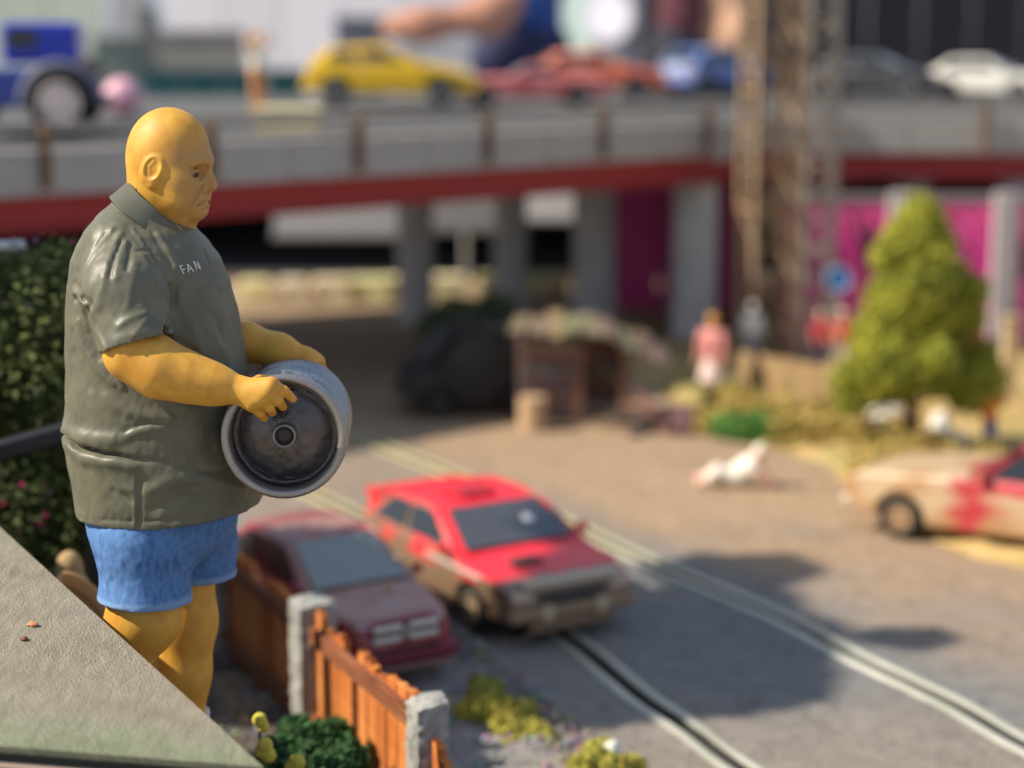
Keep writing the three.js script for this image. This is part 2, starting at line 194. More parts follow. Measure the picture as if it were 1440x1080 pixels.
// ---------------------------------------------------------------- the bridge
const BL = [P(-60, 300, 8.7), P(1060, 300, 12.5), P(1500, 300, 12.7)].map(v => [v.x, -v.z]);     // front edge in plan
const DECK = 1.49;
const deckFront = x => x < BL[1][0] ? lerp(BL[0][1], BL[1][1], (x - BL[0][0]) / (BL[1][0] - BL[0][0])) : lerp(BL[1][1], BL[2][1], (x - BL[1][0]) / (BL[2][0] - BL[1][0]));
const deckY = (x, z) => DECK + .028 * Math.max(0, z - deckFront(x) - .1);   // the carriageway rises a little towards the back
function onDeck(px, py) { for (let z = 8; z < 18; z += .01) { const p = P(px, py, z); if (z > deckFront(p.x) + .3 && p.y <= deckY(p.x, z)) return p.setY(deckY(p.x, z)); } return null; }
{
  const t = thing('road_bridge', 'long bridge with red girder and grey parapets crossing behind the road', 'bridge', [0, 0, -12]);
  const conc = tex(256, 256, (u, v) => { const a = .8 + .25 * tn(u, v, 6, 1) + .22 * tn(u, v, 24, 4); return [a, a * .98, a * .95]; }, .8, .8);
  const grey = mat([.5, .5, .49], .9, { map: conc }), red = mat([.36, .025, .025], .55), brown = mat([.16, .09, .045], .8), rail = mat([.3, .3, .29], .5, { metalness: .4 }), dark = mat([.1, .1, .102], .9);
  const seg = (a, b, y0, y1, th, off, m, name, inset = 0) => { const dx = b[0] - a[0], dz = b[1] - a[1], l = Math.hypot(dx, dz), ang = Math.atan2(-dz, dx), nx = -dz / l, nz = dx / l; // nz>0 goes away
    const g = box(l - inset, y1 - y0, th).rotateY(-Math.atan2(dz, dx) * -1); g.translate((a[0] + b[0]) / 2 + nx * off, (y0 + y1) / 2, -((a[1] + b[1]) / 2 + nz * off) + 12); return part(name, g, m, t); };
  const depth = 3.9, sh = new THREE.Shape(); const back = BL.map(([x, z]) => [x, z + depth - .3]);
  [[BL[0][0], BL[0][1] + .12], [BL[1][0], BL[1][1] + .12], [BL[2][0] + 3, BL[2][1] + .12], [BL[2][0] + 3, back[2][1]], back[1], [back[0][0] - 3, back[0][1]]].forEach(([x, z], i) => i ? sh.lineTo(x, z) : sh.moveTo(x, z));
  const dg = new THREE.ExtrudeGeometry(sh, { depth: .16, bevelEnabled: false }).rotateX(-Math.PI / 2).translate(0, DECK - .17, 12); { const g2 = tess(dg, .5, 8), p = g2.attributes.position; for (let i = 0; i < p.count; i++) p.setY(i, p.getY(i) + deckY(p.getX(i), 12 - p.getZ(i)) - DECK); g2.computeVertexNormals(); part('deck', g2, dark, t); }
  for (const [a, b] of [[BL[0], BL[1]], [BL[1], [BL[2][0] + 3, BL[2][1]]]]) {
    const L = Math.hypot(b[0] - a[0], b[1] - a[1]), n = Math.round(L / .95);
    for (let i = 0; i < n; i++) { const f = q => [lerp(a[0], b[0], q), lerp(a[1], b[1], q)]; seg(f(i / n), f((i + 1) / n), 1.285, DECK + .012, .1, .05, grey, 'parapet_panel', .008);
      const c = f((i + .5) / n); part('railing_post', box(.05, .3, .04, 0, 0, 0, .008).rotateY(Math.atan2(-(b[1] - a[1]), b[0] - a[0])).translate(c[0], 1.47, -c[1] + 12 + .03), brown, t); }
    seg(a, b, 1.12, 1.28, .05, .1, red, 'girder'); seg(a, b, 1.265, 1.284, .12, .075, red, 'girder_flange'); seg(a, b, 1.105, 1.121, .12, .075, red, 'girder_flange');
    seg(a, b, 1.585, 1.635, .02, .02, rail, 'guard_rail'); seg(a, b, 1.52, 1.545, .02, .02, rail, 'guard_rail');
  }
  const pm = mat([.68, .69, .71], .9, { map: conc }), pier = (px, py, r) => { const b = G(px, py); part('pier', [new THREE.CylinderGeometry(r, r * 1.04, 1.3, 20).translate(b.x, .65, b.z + 12), box(r * 2.6, .07, r * 2.6, b.x, 1.285, b.z + 12, .01)], pm, t); };
  pier(975, 482, .15); pier(835, 462, .15); pier(585, 455, .13); pier(718, 448, .12); pier(1275, 470, .12); pier(1415, 472, .12); pier(230, 470, .14);
  // pale box on the bridge edge
}
{ const p = onDeck(408, 186); const b = thing('cream_box', 'cream coloured box lying on the bridge deck left of the yellow car', 'box', p); part('lid', box(.37, .03, .2, 0, .13, 0, .008), mat([.75, .66, .38], .7), b); part('carton', box(.35, .11, .19, 0, .058, 0, .006), mat([.7, .6, .34], .8), b); }
// ---------------------------------------------------------------- what stands under and behind the bridge
{
  // added tent: closed roof, walls and dark floor make the black band
  const w = thing('added_shade_tent', 'long grey tent added to make the dark band behind the bridge piers', 'tent', [-2, 0, -19]), tc = mat([.17, .175, .19], .9);
  part('roof', box(17, .05, 6.2, 0, 1.2, 0, .01), tc, w); part('back_wall', box(17, 1.17, .05, 0, .585, -3), tc, w); for (const x of [-8.45, 8.45]) part('side_wall', box(.05, 1.17, 5.9, x, .585, 0), tc, w); part('added_floor', box(16.8, .02, 6.2, 0, .02, 0), mat([.1, .1, .105], .95), w); for (let i = 0; i < 6; i++) part('tent_pole', bar(V(-8 + i * 3.2, .03, 3.0), V(-8 + i * 3.2, 1.17, 3.0), .025), mat([.4, .4, .4], .5), w);
  const panels = [[482, 270, 330, 190, 'wide grey blue panel hanging before the added tent, leftmost under the bridge', .5], [655, 262, 322, 92, 'narrow grey blue panel hanging before the added tent between two dark piers', .36], [772, 252, 306, 84, 'bright lilac white panel beside the pale bridge pier', .88]];
  for (const [px, y0, y1, wd, label, v] of panels) { const a = P(px, y0, 15.8), b = P(px, y1, 15.8), h = a.y - b.y; const t = thing('wall_panel', label, 'panel', [a.x, b.y, a.z], 0); const W = wd / F * 16.1; part('board', box(W, h, .04, 0, h / 2, 0, .005), mat([v * .95, v, v * 1.12], .6), t); part('frame', [box(W + .06, .03, .07, 0, h + .017, 0), box(W + .06, .03, .07, 0, -.017, 0)], mat([v * .5, v * .5, v * .52], .7), t); }
  const r = rng(31); [[360, 40], [413, 36], [468, 52], [522, 52], [560, 40], [630, 52], [690, 36], [745, 44], [785, 34]].forEach(([px, wd], i) => { const b = G(px, 428 - i * 1.2), s = -b.z * 1.02 / F; const t = thing('barrier_block', ['first', 'second', 'third', 'fourth', 'fifth', 'sixth', 'seventh', 'eighth', 'ninth'][i] + ' from the left in the row of pale concrete blocks under the bridge', 'barrier block', [b.x, 0, b.z], .08 * (r() - .5), 'concrete blocks in the row under the bridge'); part('block', box(wd * s, .17, .12, 0, .115, 0, .02), mat([.95, .88, .55].map(v => v * (.8 + .2 * r())), .9), t); part('foot', box(wd * s * 1.02, .03, .17, 0, .016, 0, .005), mat([.4, .38, .28], .9), t); });
}
// the wall painted with magenta lettering shapes
{
  const h = .99, w = 2.6, c = P(1376, 420, 12.25); const t = thing('painted_wall', 'low wall sprayed magenta behind the green tree', 'wall', [c.x, 0, c.z - .0], 0);
  const cv = document.createElement('canvas'); cv.width = 1024; cv.height = 320; const x = cv.getContext('2d'); x.fillStyle = '#e4559c'; x.fillRect(0, 0, 1024, 320); const r = rng(17);
  for (let i = 0; i < 16; i++) { x.fillStyle = ['#f060ac', '#f888bc', '#d8408c', '#f070b0'][i % 4]; x.beginPath(); const a = 20 + i * 64, b = 20 + 50 * r(); x.moveTo(a - 40, b); for (let k = 0; k < 7; k++) x.bezierCurveTo(a + 80 * (r() - .3), b + 240 * r() - 60, a + 90 * (r() - .5), b + 220 * r(), a + 80 * (r() - .5), b + 40 * k * r() + 30); x.closePath(); x.fill(); x.lineWidth = 9; x.strokeStyle = i % 3 ? '#c02c86' : '#4a1038'; x.stroke(); }
  for (let i = 0; i < 500; i++) { x.fillStyle = r() < .5 ? 'rgba(60,40,60,.25)' : 'rgba(220,140,190,.2)'; x.fillRect(r() * 1024, r() * 320, 2 + r() * 12, 1 + r() * 6); }
  const ct = new THREE.CanvasTexture(cv); ct.colorSpace = THREE.SRGBColorSpace;
  part('painted_face', new THREE.PlaneGeometry(w, h - .04).translate(0, h / 2, .053), mat([1, 1, 1], .8, { map: ct }), t); part('wall', box(w, h, .1, 0, h / 2, 0), mat([.3, .27, .28], .9), t); part('capping', box(w + .02, .03, .13, 0, h + .016, 0), mat([.25, .2, .22], .9), t); for (const px of [1262, 1408]) part('wall_post', box(.17, h + .06, .06, P(px, 420, 12.2).x - c.x, (h + .06) / 2, .09, .01), mat([.5, .46, .48], .85), t);
}
// lattice masts
function mast(name, label, px, z, w, h, m, legR, twist) {
  const b = P(px, 400, z), t = thing(name, label, 'lattice mast', [b.x, 0, b.z], twist), n = Math.round(h / (w * .95)), q = [[-1, -1], [1, -1], [1, 1], [-1, 1]].map(([x, y]) => [x * w / 2, y * w / 2]);
  const br = bar(V(-w / 2, 0, 0), V(w / 2, h / n, 0), legR * .42, legR * .42, 5), ho = bar(V(-w / 2, 0, 0), V(w / 2, 0, 0), legR * .55, legR * .55, 5);
  for (const [x, z] of q) part('leg', box(legR * 2, h, legR * 2, x, h / 2, z), m[0], t);
  for (let i = 0; i < n; i++) for (let s = 0; s < 4; s++) { for (const [g, nm] of [[br, 'diagonal_brace'], [ho, 'cross_bar']]) { const p = part(nm, g, m[(i + s) % m.length], t); p.position.set(Math.sin(s * Math.PI / 2) * w / 2, i * h / n, Math.cos(s * Math.PI / 2) * w / 2); p.rotation.y = s * Math.PI / 2; if (i % 2) { p.position.y = (nm === 'cross_bar' ? i : i + 1) * h / n; if (nm !== 'cross_bar') p.rotation.set(Math.PI, -s * Math.PI / 2 + Math.PI * 0, 0); } } }
  part('base_plate', box(w * 1.3, .03, w * 1.3, 0, .016, 0, .004), m[0], t); return t;
}
mast('rusty_mast', 'rusty brown lattice mast standing in front of the bridge', 1078, 11.7, .27, 2.7, [mat([.34, .24, .15], .9), mat([.44, .29, .16], .9), mat([.27, .2, .14], .9)], .02, .25);
mast('grey_mast', 'grey lattice mast just right of the rusty brown mast', 1146, 11.75, .19, 2.7, [mat([.36, .32, .28], .8), mat([.46, .41, .36], .8), mat([.28, .24, .22], .8)], .022, -.1);
// backdrop behind the bridge
function panelWall(name, label, cat, px0, px1, py0, z, colr, turn = 0, py1 = null, posts = 0) { const a = P(px0, py0, z), b = P(px1, py0, z), y0 = py1 === null ? -.05 : P(px0, py1, z).y, h = a.y - y0, w = b.x - a.x; const t = thing(name, label, cat, [(a.x + b.x) / 2, y0, a.z], turn); const n = Math.max(1, posts); for (let i = 0; i < n; i++) part('sheet', box(w / n - .02, h, .06, -w / 2 + w * (i + .5) / n, h / 2, 0, .01), mat(colr.map(v => v * (1 - .06 * (i % 2))), .8), t); part('top_rail', box(w, .1, .12, 0, h + .05, 0), mat(colr.map(v => v * .8), .7), t); return t; }
panelWall('pale_tent_wall', 'pale green grey tent wall behind the blue pickup', 'tent wall', -90, 152, -60, 30, [.36, .41, .38], -.25, null, 3);
panelWall('grey_tent_wall', 'tall grey tent wall behind the man\'s head', 'tent wall', 152, 214, -60, 29, [.36, .37, .4], -.1, null, 1);
panelWall('white_tent_wall', 'bright lilac white tent wall above the yellow car', 'tent wall', 206, 580, -70, 32, [.55, .55, .63], -.35, null, 4);
panelWall('beige_board', 'grey beige board before the white tent wall', 'board', 222, 345, 52, 27, [.3, .29, .27], 0, null, 1);
panelWall('teal_barrier', 'dark teal barrier behind the small orange figure', 'barrier', 198, 432, 108, 24, [.03, .13, .14], 0, null, 4);
panelWall('mint_sheet', 'pale mint sheet hanging beside the spectator in blue', 'sheet', 762, 838, -60, 31, [.6, .78, .74], -.3, null, 2);
panelWall('grey_banner', 'grey patterned banner with a pale round spot', 'banner', 832, 902, -60, 30.5, [.3, .31, .36], -.2, null, 1);
{ const p = P(856, 22, 30.2), t = thing('pale_disc', 'pale lilac round disc on the grey banner', 'disc', [p.x, p.y, p.z]); part('face', new THREE.CylinderGeometry(.4, .4, .05, 28).rotateX(Math.PI / 2).rotateY(-.4), mat([.8, .8, .95], .6), t); part('rim', new THREE.TorusGeometry(.4, .04, 8, 28).rotateY(-.4), mat([.5, .5, .6], .6), t); }
panelWall('navy_curtain', 'dark navy curtain wall at the top right behind the bridge', 'curtain', 1150, 1520, -80, 29, [.006, .008, .018], 0, null, 5);
panelWall('dark_curtain', 'dark curtain behind the orange and blue cars', 'curtain', 880, 1180, -80, 33, [.02, .02, .035], 0, null, 4);
panelWall('grey_crate', 'grey crate behind the bridge above the yellow car roof', 'crate', 470, 545, 34, 25, [.26, .27, .3], .1, 140, 1);
panelWall('dark_screen', 'narrow dark screen at the left of the white tent wall', 'screen', 196, 222, 20, 28, [.12, .13, .14], 0, null, 1);
panelWall('green_board', 'green grey board low behind the blue pickup', 'board', 130, 200, 62, 26, [.2, .26, .23], .1, null, 2);
panelWall('painted_board', 'magenta board in the shade between the bridge piers left of the rusty mast', 'board', 862, 1060, 270, 14.2, [.77, .09, .33], 0, 474, 3);

// ---------------------------------------------------------------- the man with the keg
const M = (px, py, dz = 0) => P(px, py, ZM - dz), S = 1 / 652;
const manBase = M(230, 1150, 0);
{
  const plinth = thing('stone_plinth', 'low stone plinth under the feet of the man with the keg', 'plinth', [manBase.x - .02, 0, manBase.z]);
  part('slab', box(.5, .06, .6, 0, manBase.y - .032, 0, .015), mat([.3, .29, .27], .9), plinth); part('block', box(.44, manBase.y - .06, .54, 0, (manBase.y - .06) / 2 - .001, 0, .012), mat([.24, .23, .22], .9), plinth);
  const man = thing('person', 'bald stocky man in olive polo shirt and blue denim shorts carrying a metal keg', 'person', manBase);
  const off = g => g.translate(-manBase.x, -manBase.y, -manBase.z);
  // --- head
  const HO = M(241, 228, 0), hs = 1 / 667, yaw = 15 * Math.PI / 180, cy = Math.cos(yaw), sy = Math.sin(yaw);
  const H = (x, y, z) => V(HO.x + (x * cy - z * sy) * hs, HO.y + y * hs, HO.z + (x * sy + z * cy) * hs);
  const inH = f => (x, y, z) => { const dx = (x - HO.x) / hs, dz = (z - HO.z) / hs; return f(dx * cy + dz * sy, (y - HO.y) / hs, -dx * sy + dz * cy) * hs; };
  const v = V, E = (x, y, z, a, b, c) => ell(v(x, y, z), a, b, c);
  const skull = [E(-3, 19, 0, 58, 58, 50), E(-15, -22, 0, 45, 60, 47)], face = E(18, -28, 0, 37, 50, 42), chin = cap(v(38, -67, -6), v(38, -67, 6), 13), cheekR = cap(v(26, -30, 22), v(24, -50, 24), 19, 18), cheekL = cap(v(26, -30, -22), v(24, -50, -24), 19, 18);
  const dbl = E(4, -76, 0, 30, 18, 35), brow = [cap(v(50, 3, 4), v(44, 2, 22), 10.5, 8), cap(v(50, 3, -4), v(44, 2, -22), 10.5, 8)], neck = cap(v(-17, -50, 0), v(-15, -125, 0), 43, 46);
  const nose = chain([[v(54, -6, 0), 4.5], [v(60, -22, 0), 5.5], [v(62.5, -32, 0), 7.2]], 3), wingR = cap(v(53, -36, 9), v(47, -36.5, 12), 6.2), wingL = cap(v(53, -36, -9), v(47, -36.5, -12), 6.2), septum = cap(v(50, -38, 0), v(58, -37, 0), 4.5);
  const mouthBulge = E(33, -55, 0, 17, 17, 21), lipU = E(49.5, -50.5, 0, 6.5, 5, 14), lipL = E(46.5, -60.5, 0, 6.5, 5.5, 12), mouth = chain([[v(58, -55.3, 0), 2], [v(52, -55.6, 10), 2], [v(45.5, -57.3, 18), 1.8], [v(42, -59.5, 23), 1.2]], 1);
  const mouth2 = chain([[v(58, -55.3, 0), 2], [v(52, -55.6, -10), 2], [v(45.5, -57.3, -18), 1.8], [v(42, -59.5, -23), 1.2]], 1), sockR = E(55, -13, 21, 14.5, 10, 15), sockL = E(55, -13, -21, 14.5, 10, 15);
  const lid = s => chain([[v(47, -11.5, s * 11), 2.4], [v(48.5, -9, s * 20), 2.8], [v(42, -12, s * 30), 2.4]], 2), lidLow = s => chain([[v(47, -18.5, s * 12), 2], [v(47, -21.5, s * 20), 2.4], [v(41.5, -18, s * 30), 2]], 2), lids = [lid(1), lid(-1), lidLow(1), lidLow(-1)];
  const crease = s => chain([[v(57, -6, s * 8), 3], [v(54, -4.5, s * 14), 3], [v(49, -4, s * 24), 2.6], [v(44, -5.5, s * 33), 1.4]], 1), creases = [crease(1), crease(-1)];
  const fold = s => chain([[v(53, -33, s * 16), 2.2], [v(48, -46, s * 25), 2.6], [v(42, -58, s * 29), 1.4]], 2), folds = [fold(1), fold(-1)];
  const cheekCut = s => chain([[v(30, -22, s * 44), 3], [v(26, -40, s * 46), 3]], 3), chinFold = chain([[v(50, -66, -9), 1.4], [v(52, -65.5, 0), 1.8], [v(50, -66, 9), 1.4]], 2);
  const earShape = s => { const sh = f => (x, y, z) => f(x - .22 * (y + 8), y, z); return { o: sh(E(-5, -8, s * 49, 18, 22.5, 9.5)), c: sh(E(-3.5, -5, s * 59, 12.5, 16, 12.5)), l: E(-6, -28, s * 49, 8, 7, 6.5), t: E(9, -9, s * 49, 4.5, 7, 5), a: sh(chain([[v(-4, 5, s * 51), 1.8], [v(-10, -3, s * 50.5), 2.4], [v(-8, -15, s * 50.5), 2]], 2)), h: sh(cap(v(1, -7, s * 52), v(1, -9, s * 38), 4)) }; };
  const ears = [earShape(1), earShape(-1)];
  const headF = (x, y, z) => {
    let d = smin(skull[0](x, y, z), skull[1](x, y, z), 30); d = smin(d, face(x, y, z), 26); d = smin(d, neck(x, y, z), 22); d = smin(d, dbl(x, y, z), 12); d = smin(d, Math.min(cheekR(x, y, z), cheekL(x, y, z)), 20); d = smin(d, chin(x, y, z), 10);
    d = smin(d, mouthBulge(x, y, z), 9); d = smin(d, Math.min(brow[0](x, y, z), brow[1](x, y, z)), 13);
    if (x > 15 && y < 25 && y > -95) {
      d = smax(d, -Math.min(sockR(x, y, z), sockL(x, y, z)), 6); for (const l of lids) d = smin(d, l(x, y, z), 2.4);
      d = smin(d, nose(x, y, z), 7); d = smin(d, Math.min(wingR(x, y, z), wingL(x, y, z), septum(x, y, z)), 3.5); d = smin(d, lipU(x, y, z), 3.5); d = smin(d, lipL(x, y, z), 3.5);
      d = smax(d, -Math.min(mouth(x, y, z), mouth2(x, y, z)), 2.5); for (const c of creases) d = smax(d, -c(x, y, z), 3); for (const c of folds) d = smax(d, -c(x, y, z), 4); d = smax(d, -chinFold(x, y, z), 4);
    }
    if (Math.abs(z) > 30 && x < 25 && x > -40) for (const e of ears) { let q = smax(e.o(x, y, z), -e.c(x, y, z), 3); q = smin(q, e.l(x, y, z), 4); q = smin(q, e.t(x, y, z), 3); q = smin(q, e.a(x, y, z), 2); q = smax(q, -e.h(x, y, z), 2); d = smin(d, q, 4); }
    return d;
  };
  const head = inH(headF);
  // --- torso section rows: photo row, left, right, half width across the body
  const rows = [[262, 178, 212, .055], [283, 160, 232, .085], [303, 138, 252, .118], [325, 121, 276, .15], [345, 110, 294, .164], [366, 103, 309, .172], [400, 98, 322, .178], [450, 96, 335, .183], [500, 96, 344, .187], [560, 96, 351, .192], [600, 95, 356, .195], [640, 99, 361, .196], [680, 107, 366, .195], [720, 112, 371, .193], [750, 115, 374, .192]].map(([py, a, b, rz]) => { const l = M(a, py), r = M(b, py); return [l.y, (l.x + r.x) / 2, (r.x - l.x) / 2, rz]; });
  const row = y => { let i = 0; while (i < rows.length - 2 && y < rows[i + 1][0]) i++; const t = clamp((rows[i][0] - y) / (rows[i][0] - rows[i + 1][0])), s = t * t * (3 - 2 * t), q = lerp(t, s, .4); return [1, 2, 3].map(k => lerp(rows[i][k], rows[i + 1][k], q)); };
  const TZ = -ZM, torso = inset => (x, y, z) => { const [cx, rx, rz] = row(y), a = (x - cx) / (rx - inset), b = (z - TZ) / (rz - inset), q = Math.pow(Math.pow(Math.abs(a), 2.25) + Math.pow(Math.abs(b), 2.25), 1 / 2.25); const d = (q - 1) * Math.min(rx, rz) * .92; return Math.max(d, y - rows[0][0], rows[inset > 0 ? 10 : rows.length - 1][0] - y - (inset > 0 ? 0 : .2)); };
  // --- keg
  const KN = M(399, 615, .215), KF = M(413, 584, -.085), KR = .1305, kd = V().subVectors(KF, KN).normalize(), KL = KN.distanceTo(KF);
  const kegSolid = cap(KN.clone().addScaledVector(kd, .03), KF, KR + .004);
  // --- arms, hands, legs
  const rArm = chain([[M(168, 372, .13), .056], [M(189, 495, .225), .0575], [M(226, 519, .238), .056], [M(268, 532, .24), .046], [M(302, 541, .242), .037], [M(334, 548, .245), .0285]], .03);
  const lArm = chain([[M(190, 360, -.15), .06], [M(272, 478, -.2), .055], [M(345, 482, -.12), .041], [M(392, 493, -.11), .034], [M(426, 505, -.115), .026]], .03);
  const hand = (W, pts, thumb, k = .004) => { const palm = union(pts.map(f => cap(W, f[0][0], .02, f[0][1] * 1.22)), .02); const fs = pts.map(f => chain(f, .003)); const th = chain(thumb, .004); return (x, y, z) => { let d = palm(x, y, z); for (const f of fs) d = smin(d, f(x, y, z), k); return smin(d, th(x, y, z), .008); }; };
  const rHand = hand(M(338, 549, .246), [
    [[M(382, 541, .262), .0135], [M(400, 550, .26), .0105], [M(412, 561, .24), .0085]],
    [[M(376, 552, .268), .0135], [M(391, 563, .264), .0108], [M(398, 572, .238), .009]],
    [[M(366, 562, .268), .013], [M(379, 573, .262), .0105], [M(383, 580, .238), .0088]],
    [[M(354, 569, .262), .012], [M(366, 581, .256), .0096], [M(372, 588, .238), .008]]],
    [[M(350, 543, .235), .014], [M(364, 535, .2), .0115], [M(378, 532, .165), .009]]);
  const lHand = hand(M(428, 505, -.116), [
    [[M(447, 510, -.12), .0125], [M(455, 524, -.125), .0105], [M(452, 540, -.125), .0085]],
    [[M(446, 509, -.138), .0125], [M(455, 522, -.142), .0105], [M(453, 539, -.142), .009]],
    [[M(443, 508, -.155), .012], [M(452, 521, -.158), .0105], [M(450, 537, -.158), .0088]],
    [[M(438, 507, -.17), .0115], [M(446, 518, -.173), .0095], [M(445, 532, -.173), .008]]],
    [[M(430, 512, -.1), .0125], [M(444, 518, -.09), .0105], [M(454, 528, -.085), .009]]);
  const rLeg = chain([[M(203, 760, .085), .078], [M(203, 868, .1), .07], [M(160, 935, .1), .06], [M(95, 1052, .1), .036]], .05), lLeg = chain([[M(264, 760, -.08), .066], [M(260, 875, -.09), .064], [M(254, 945, -.09), .06], [M(262, 1105, -.09), .036]], .05);
  const rFoot = chain([[M(92, 1066, .1), .04], [M(120, 1122, .1), .036], [M(136, 1138, .1), .024]], .02), lFoot = chain([[M(256, 1122, -.09), .04], [M(300, 1128, -.09), .034], [M(335, 1136, -.09), .024]], .02);
  const pelvis = ell(M(228, 722, 0), .13, .08, .11), tor = torso(.022);
  const headBox = [M(90, 350, .3), M(400, 100, -.3)];
  const lo = V(M(60, 350).x, M(0, 352).y, -ZM - .3), hiY = M(0, 120).y;
  const bodyAll = (x, y, z) => { let d = tor(x, y, z); d = smin(d, pelvis(x, y, z), .06); d = smin(d, rArm(x, y, z), .03); d = smin(d, lArm(x, y, z), .03); d = smin(d, Math.min(rLeg(x, y, z), lLeg(x, y, z)), .03); d = smin(d, rFoot(x, y, z), .02); d = smin(d, lFoot(x, y, z), .02); d = Math.min(d, 9); if (y > lo.y - .12) d = smin(d, head(x, y, z), .012); d = smin(d, rHand(x, y, z), .006); return smin(d, lHand(x, y, z), .006); };
  const cutY = M(0, 352).y, boxHead = [V(HO.x - .13, cutY, HO.z - .13), V(HO.x + .13, HO.y + .14, HO.z + .13)];
  const aLo = M(178, 600, .2), aHi = M(430, 470, .2), boxArm = [V(M(122, 500, .2).x, M(300, 610, .2).y, -ZM + .13), V(M(430, 500, .2).x, M(300, 455, .2).y, -ZM + .33)];
  const boxArmL = [V(M(300, 500, -.1).x, M(300, 575, -.1).y, -ZM - .3), V(M(480, 500, -.1).x, M(300, 440, -.1).y, -ZM - .055)];
  const regs = [[boxHead, .0021], [boxArm, .0025], [boxArmL, .004]], ib = regs.map(([b]) => inBox(b[0], b[1]));
  const keg2 = cap(KN.clone().addScaledVector(kd, .004), KF, KR - .002);
  const gs = regs.map(([b, c], i) => nets((x, y, z) => Math.max(bodyAll(x, y, z), ib[i](x, y, z)), b[0].clone().addScalar(-c * 2), b[1].clone().addScalar(c * 2), c));
  const blo = V(M(60, 1100).x, manBase.y - .02, -ZM - .3), bhi = V(M(420, 600).x, M(0, 335).y, -ZM + .34);
  gs.push(nets((x, y, z) => Math.max(bodyAll(x, y, z), -Math.min(ib[0](x, y, z), ib[1](x, y, z), ib[2](x, y, z))), blo, bhi, .0075));
  const body = join(gs);
  const iris = H(52, -16, 22), spots = [];
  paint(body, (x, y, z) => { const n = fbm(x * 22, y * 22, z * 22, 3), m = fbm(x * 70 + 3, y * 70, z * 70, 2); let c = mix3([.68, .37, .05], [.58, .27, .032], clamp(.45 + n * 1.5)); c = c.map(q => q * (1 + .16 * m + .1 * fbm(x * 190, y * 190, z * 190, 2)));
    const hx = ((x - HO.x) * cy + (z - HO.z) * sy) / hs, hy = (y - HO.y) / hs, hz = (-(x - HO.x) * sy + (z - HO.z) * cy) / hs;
    if (hy > -110) { const f = sstep(8, 40, hx + 30 * n) * sstep(60, 10, hy + 30 * n) * .85; c = mix3(c, [.43, .24, .08], f);                       // front of the face mixed to a darker, browner tone
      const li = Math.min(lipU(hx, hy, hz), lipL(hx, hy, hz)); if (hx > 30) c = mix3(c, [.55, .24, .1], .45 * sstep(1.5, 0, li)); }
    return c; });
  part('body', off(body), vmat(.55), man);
  for (const s of [1, -1]) { const c = H(38.8, -15, s * 21), e = new THREE.SphereGeometry(9.6 * hs, 40, 30), dir = V().subVectors(H(38.8 + 9, -17.5, s * 21 + 1.5), c).normalize(); paint(e, (x, y, z) => { const k = V(x, y, z).normalize().dot(dir); return k > .92 ? [.01, .007, .005] : k > .82 ? [.07, .03, .01] : [.34, .22, .1]; }); part('eye', off(e.translate(c.x, c.y, c.z)), vmat(.25), man); }
  // --- polo shirt
  const sleeveR = chain([[M(166, 352, .1), .07], [M(176, 415, .165), .086], [M(192, 484, .222), .068], [M(200, 520, .235), .066]], .04), sleeveL = chain([[M(190, 350, -.1), .07], [M(210, 410, -.16), .08], [M(250, 478, -.2), .068]], .04);
  const shirtT = torso(0), nOp = V(.27, -.95, .16).normalize(), pOp = M(193, 481, .26), nOpL = V(.5, -.86, 0).normalize(), pOpL = M(245, 470, -.2);
  const line = (pts, w, a) => ({ pts, w, a }); // wrinkles: photo polyline, width and height in photo pixels; projected on the cloth by marching
  const base0 = (x, y, z) => { const s = Math.max(sleeveR(x, y, z), nOp.x * (x - pOp.x) + nOp.y * (y - pOp.y) + nOp.z * (z - pOp.z)), t = Math.max(sleeveL(x, y, z), nOpL.x * (x - pOpL.x) + nOpL.y * (y - pOpL.y) + nOpL.z * (z - pOpL.z)); return smin(smin(shirtT(x, y, z), s, .016), t, .02); };
  const hit = (px, py) => { const r = ray(px, py).normalize(); let t = 3.3; for (let i = 0; i < 90; i++) { const p = r.clone().multiplyScalar(t).add(camera.position), d = base0(p.x, p.y, p.z); if (d < .0005) return p; t += Math.max(d * .55, .0006); if (t > 5) break; } return null; };
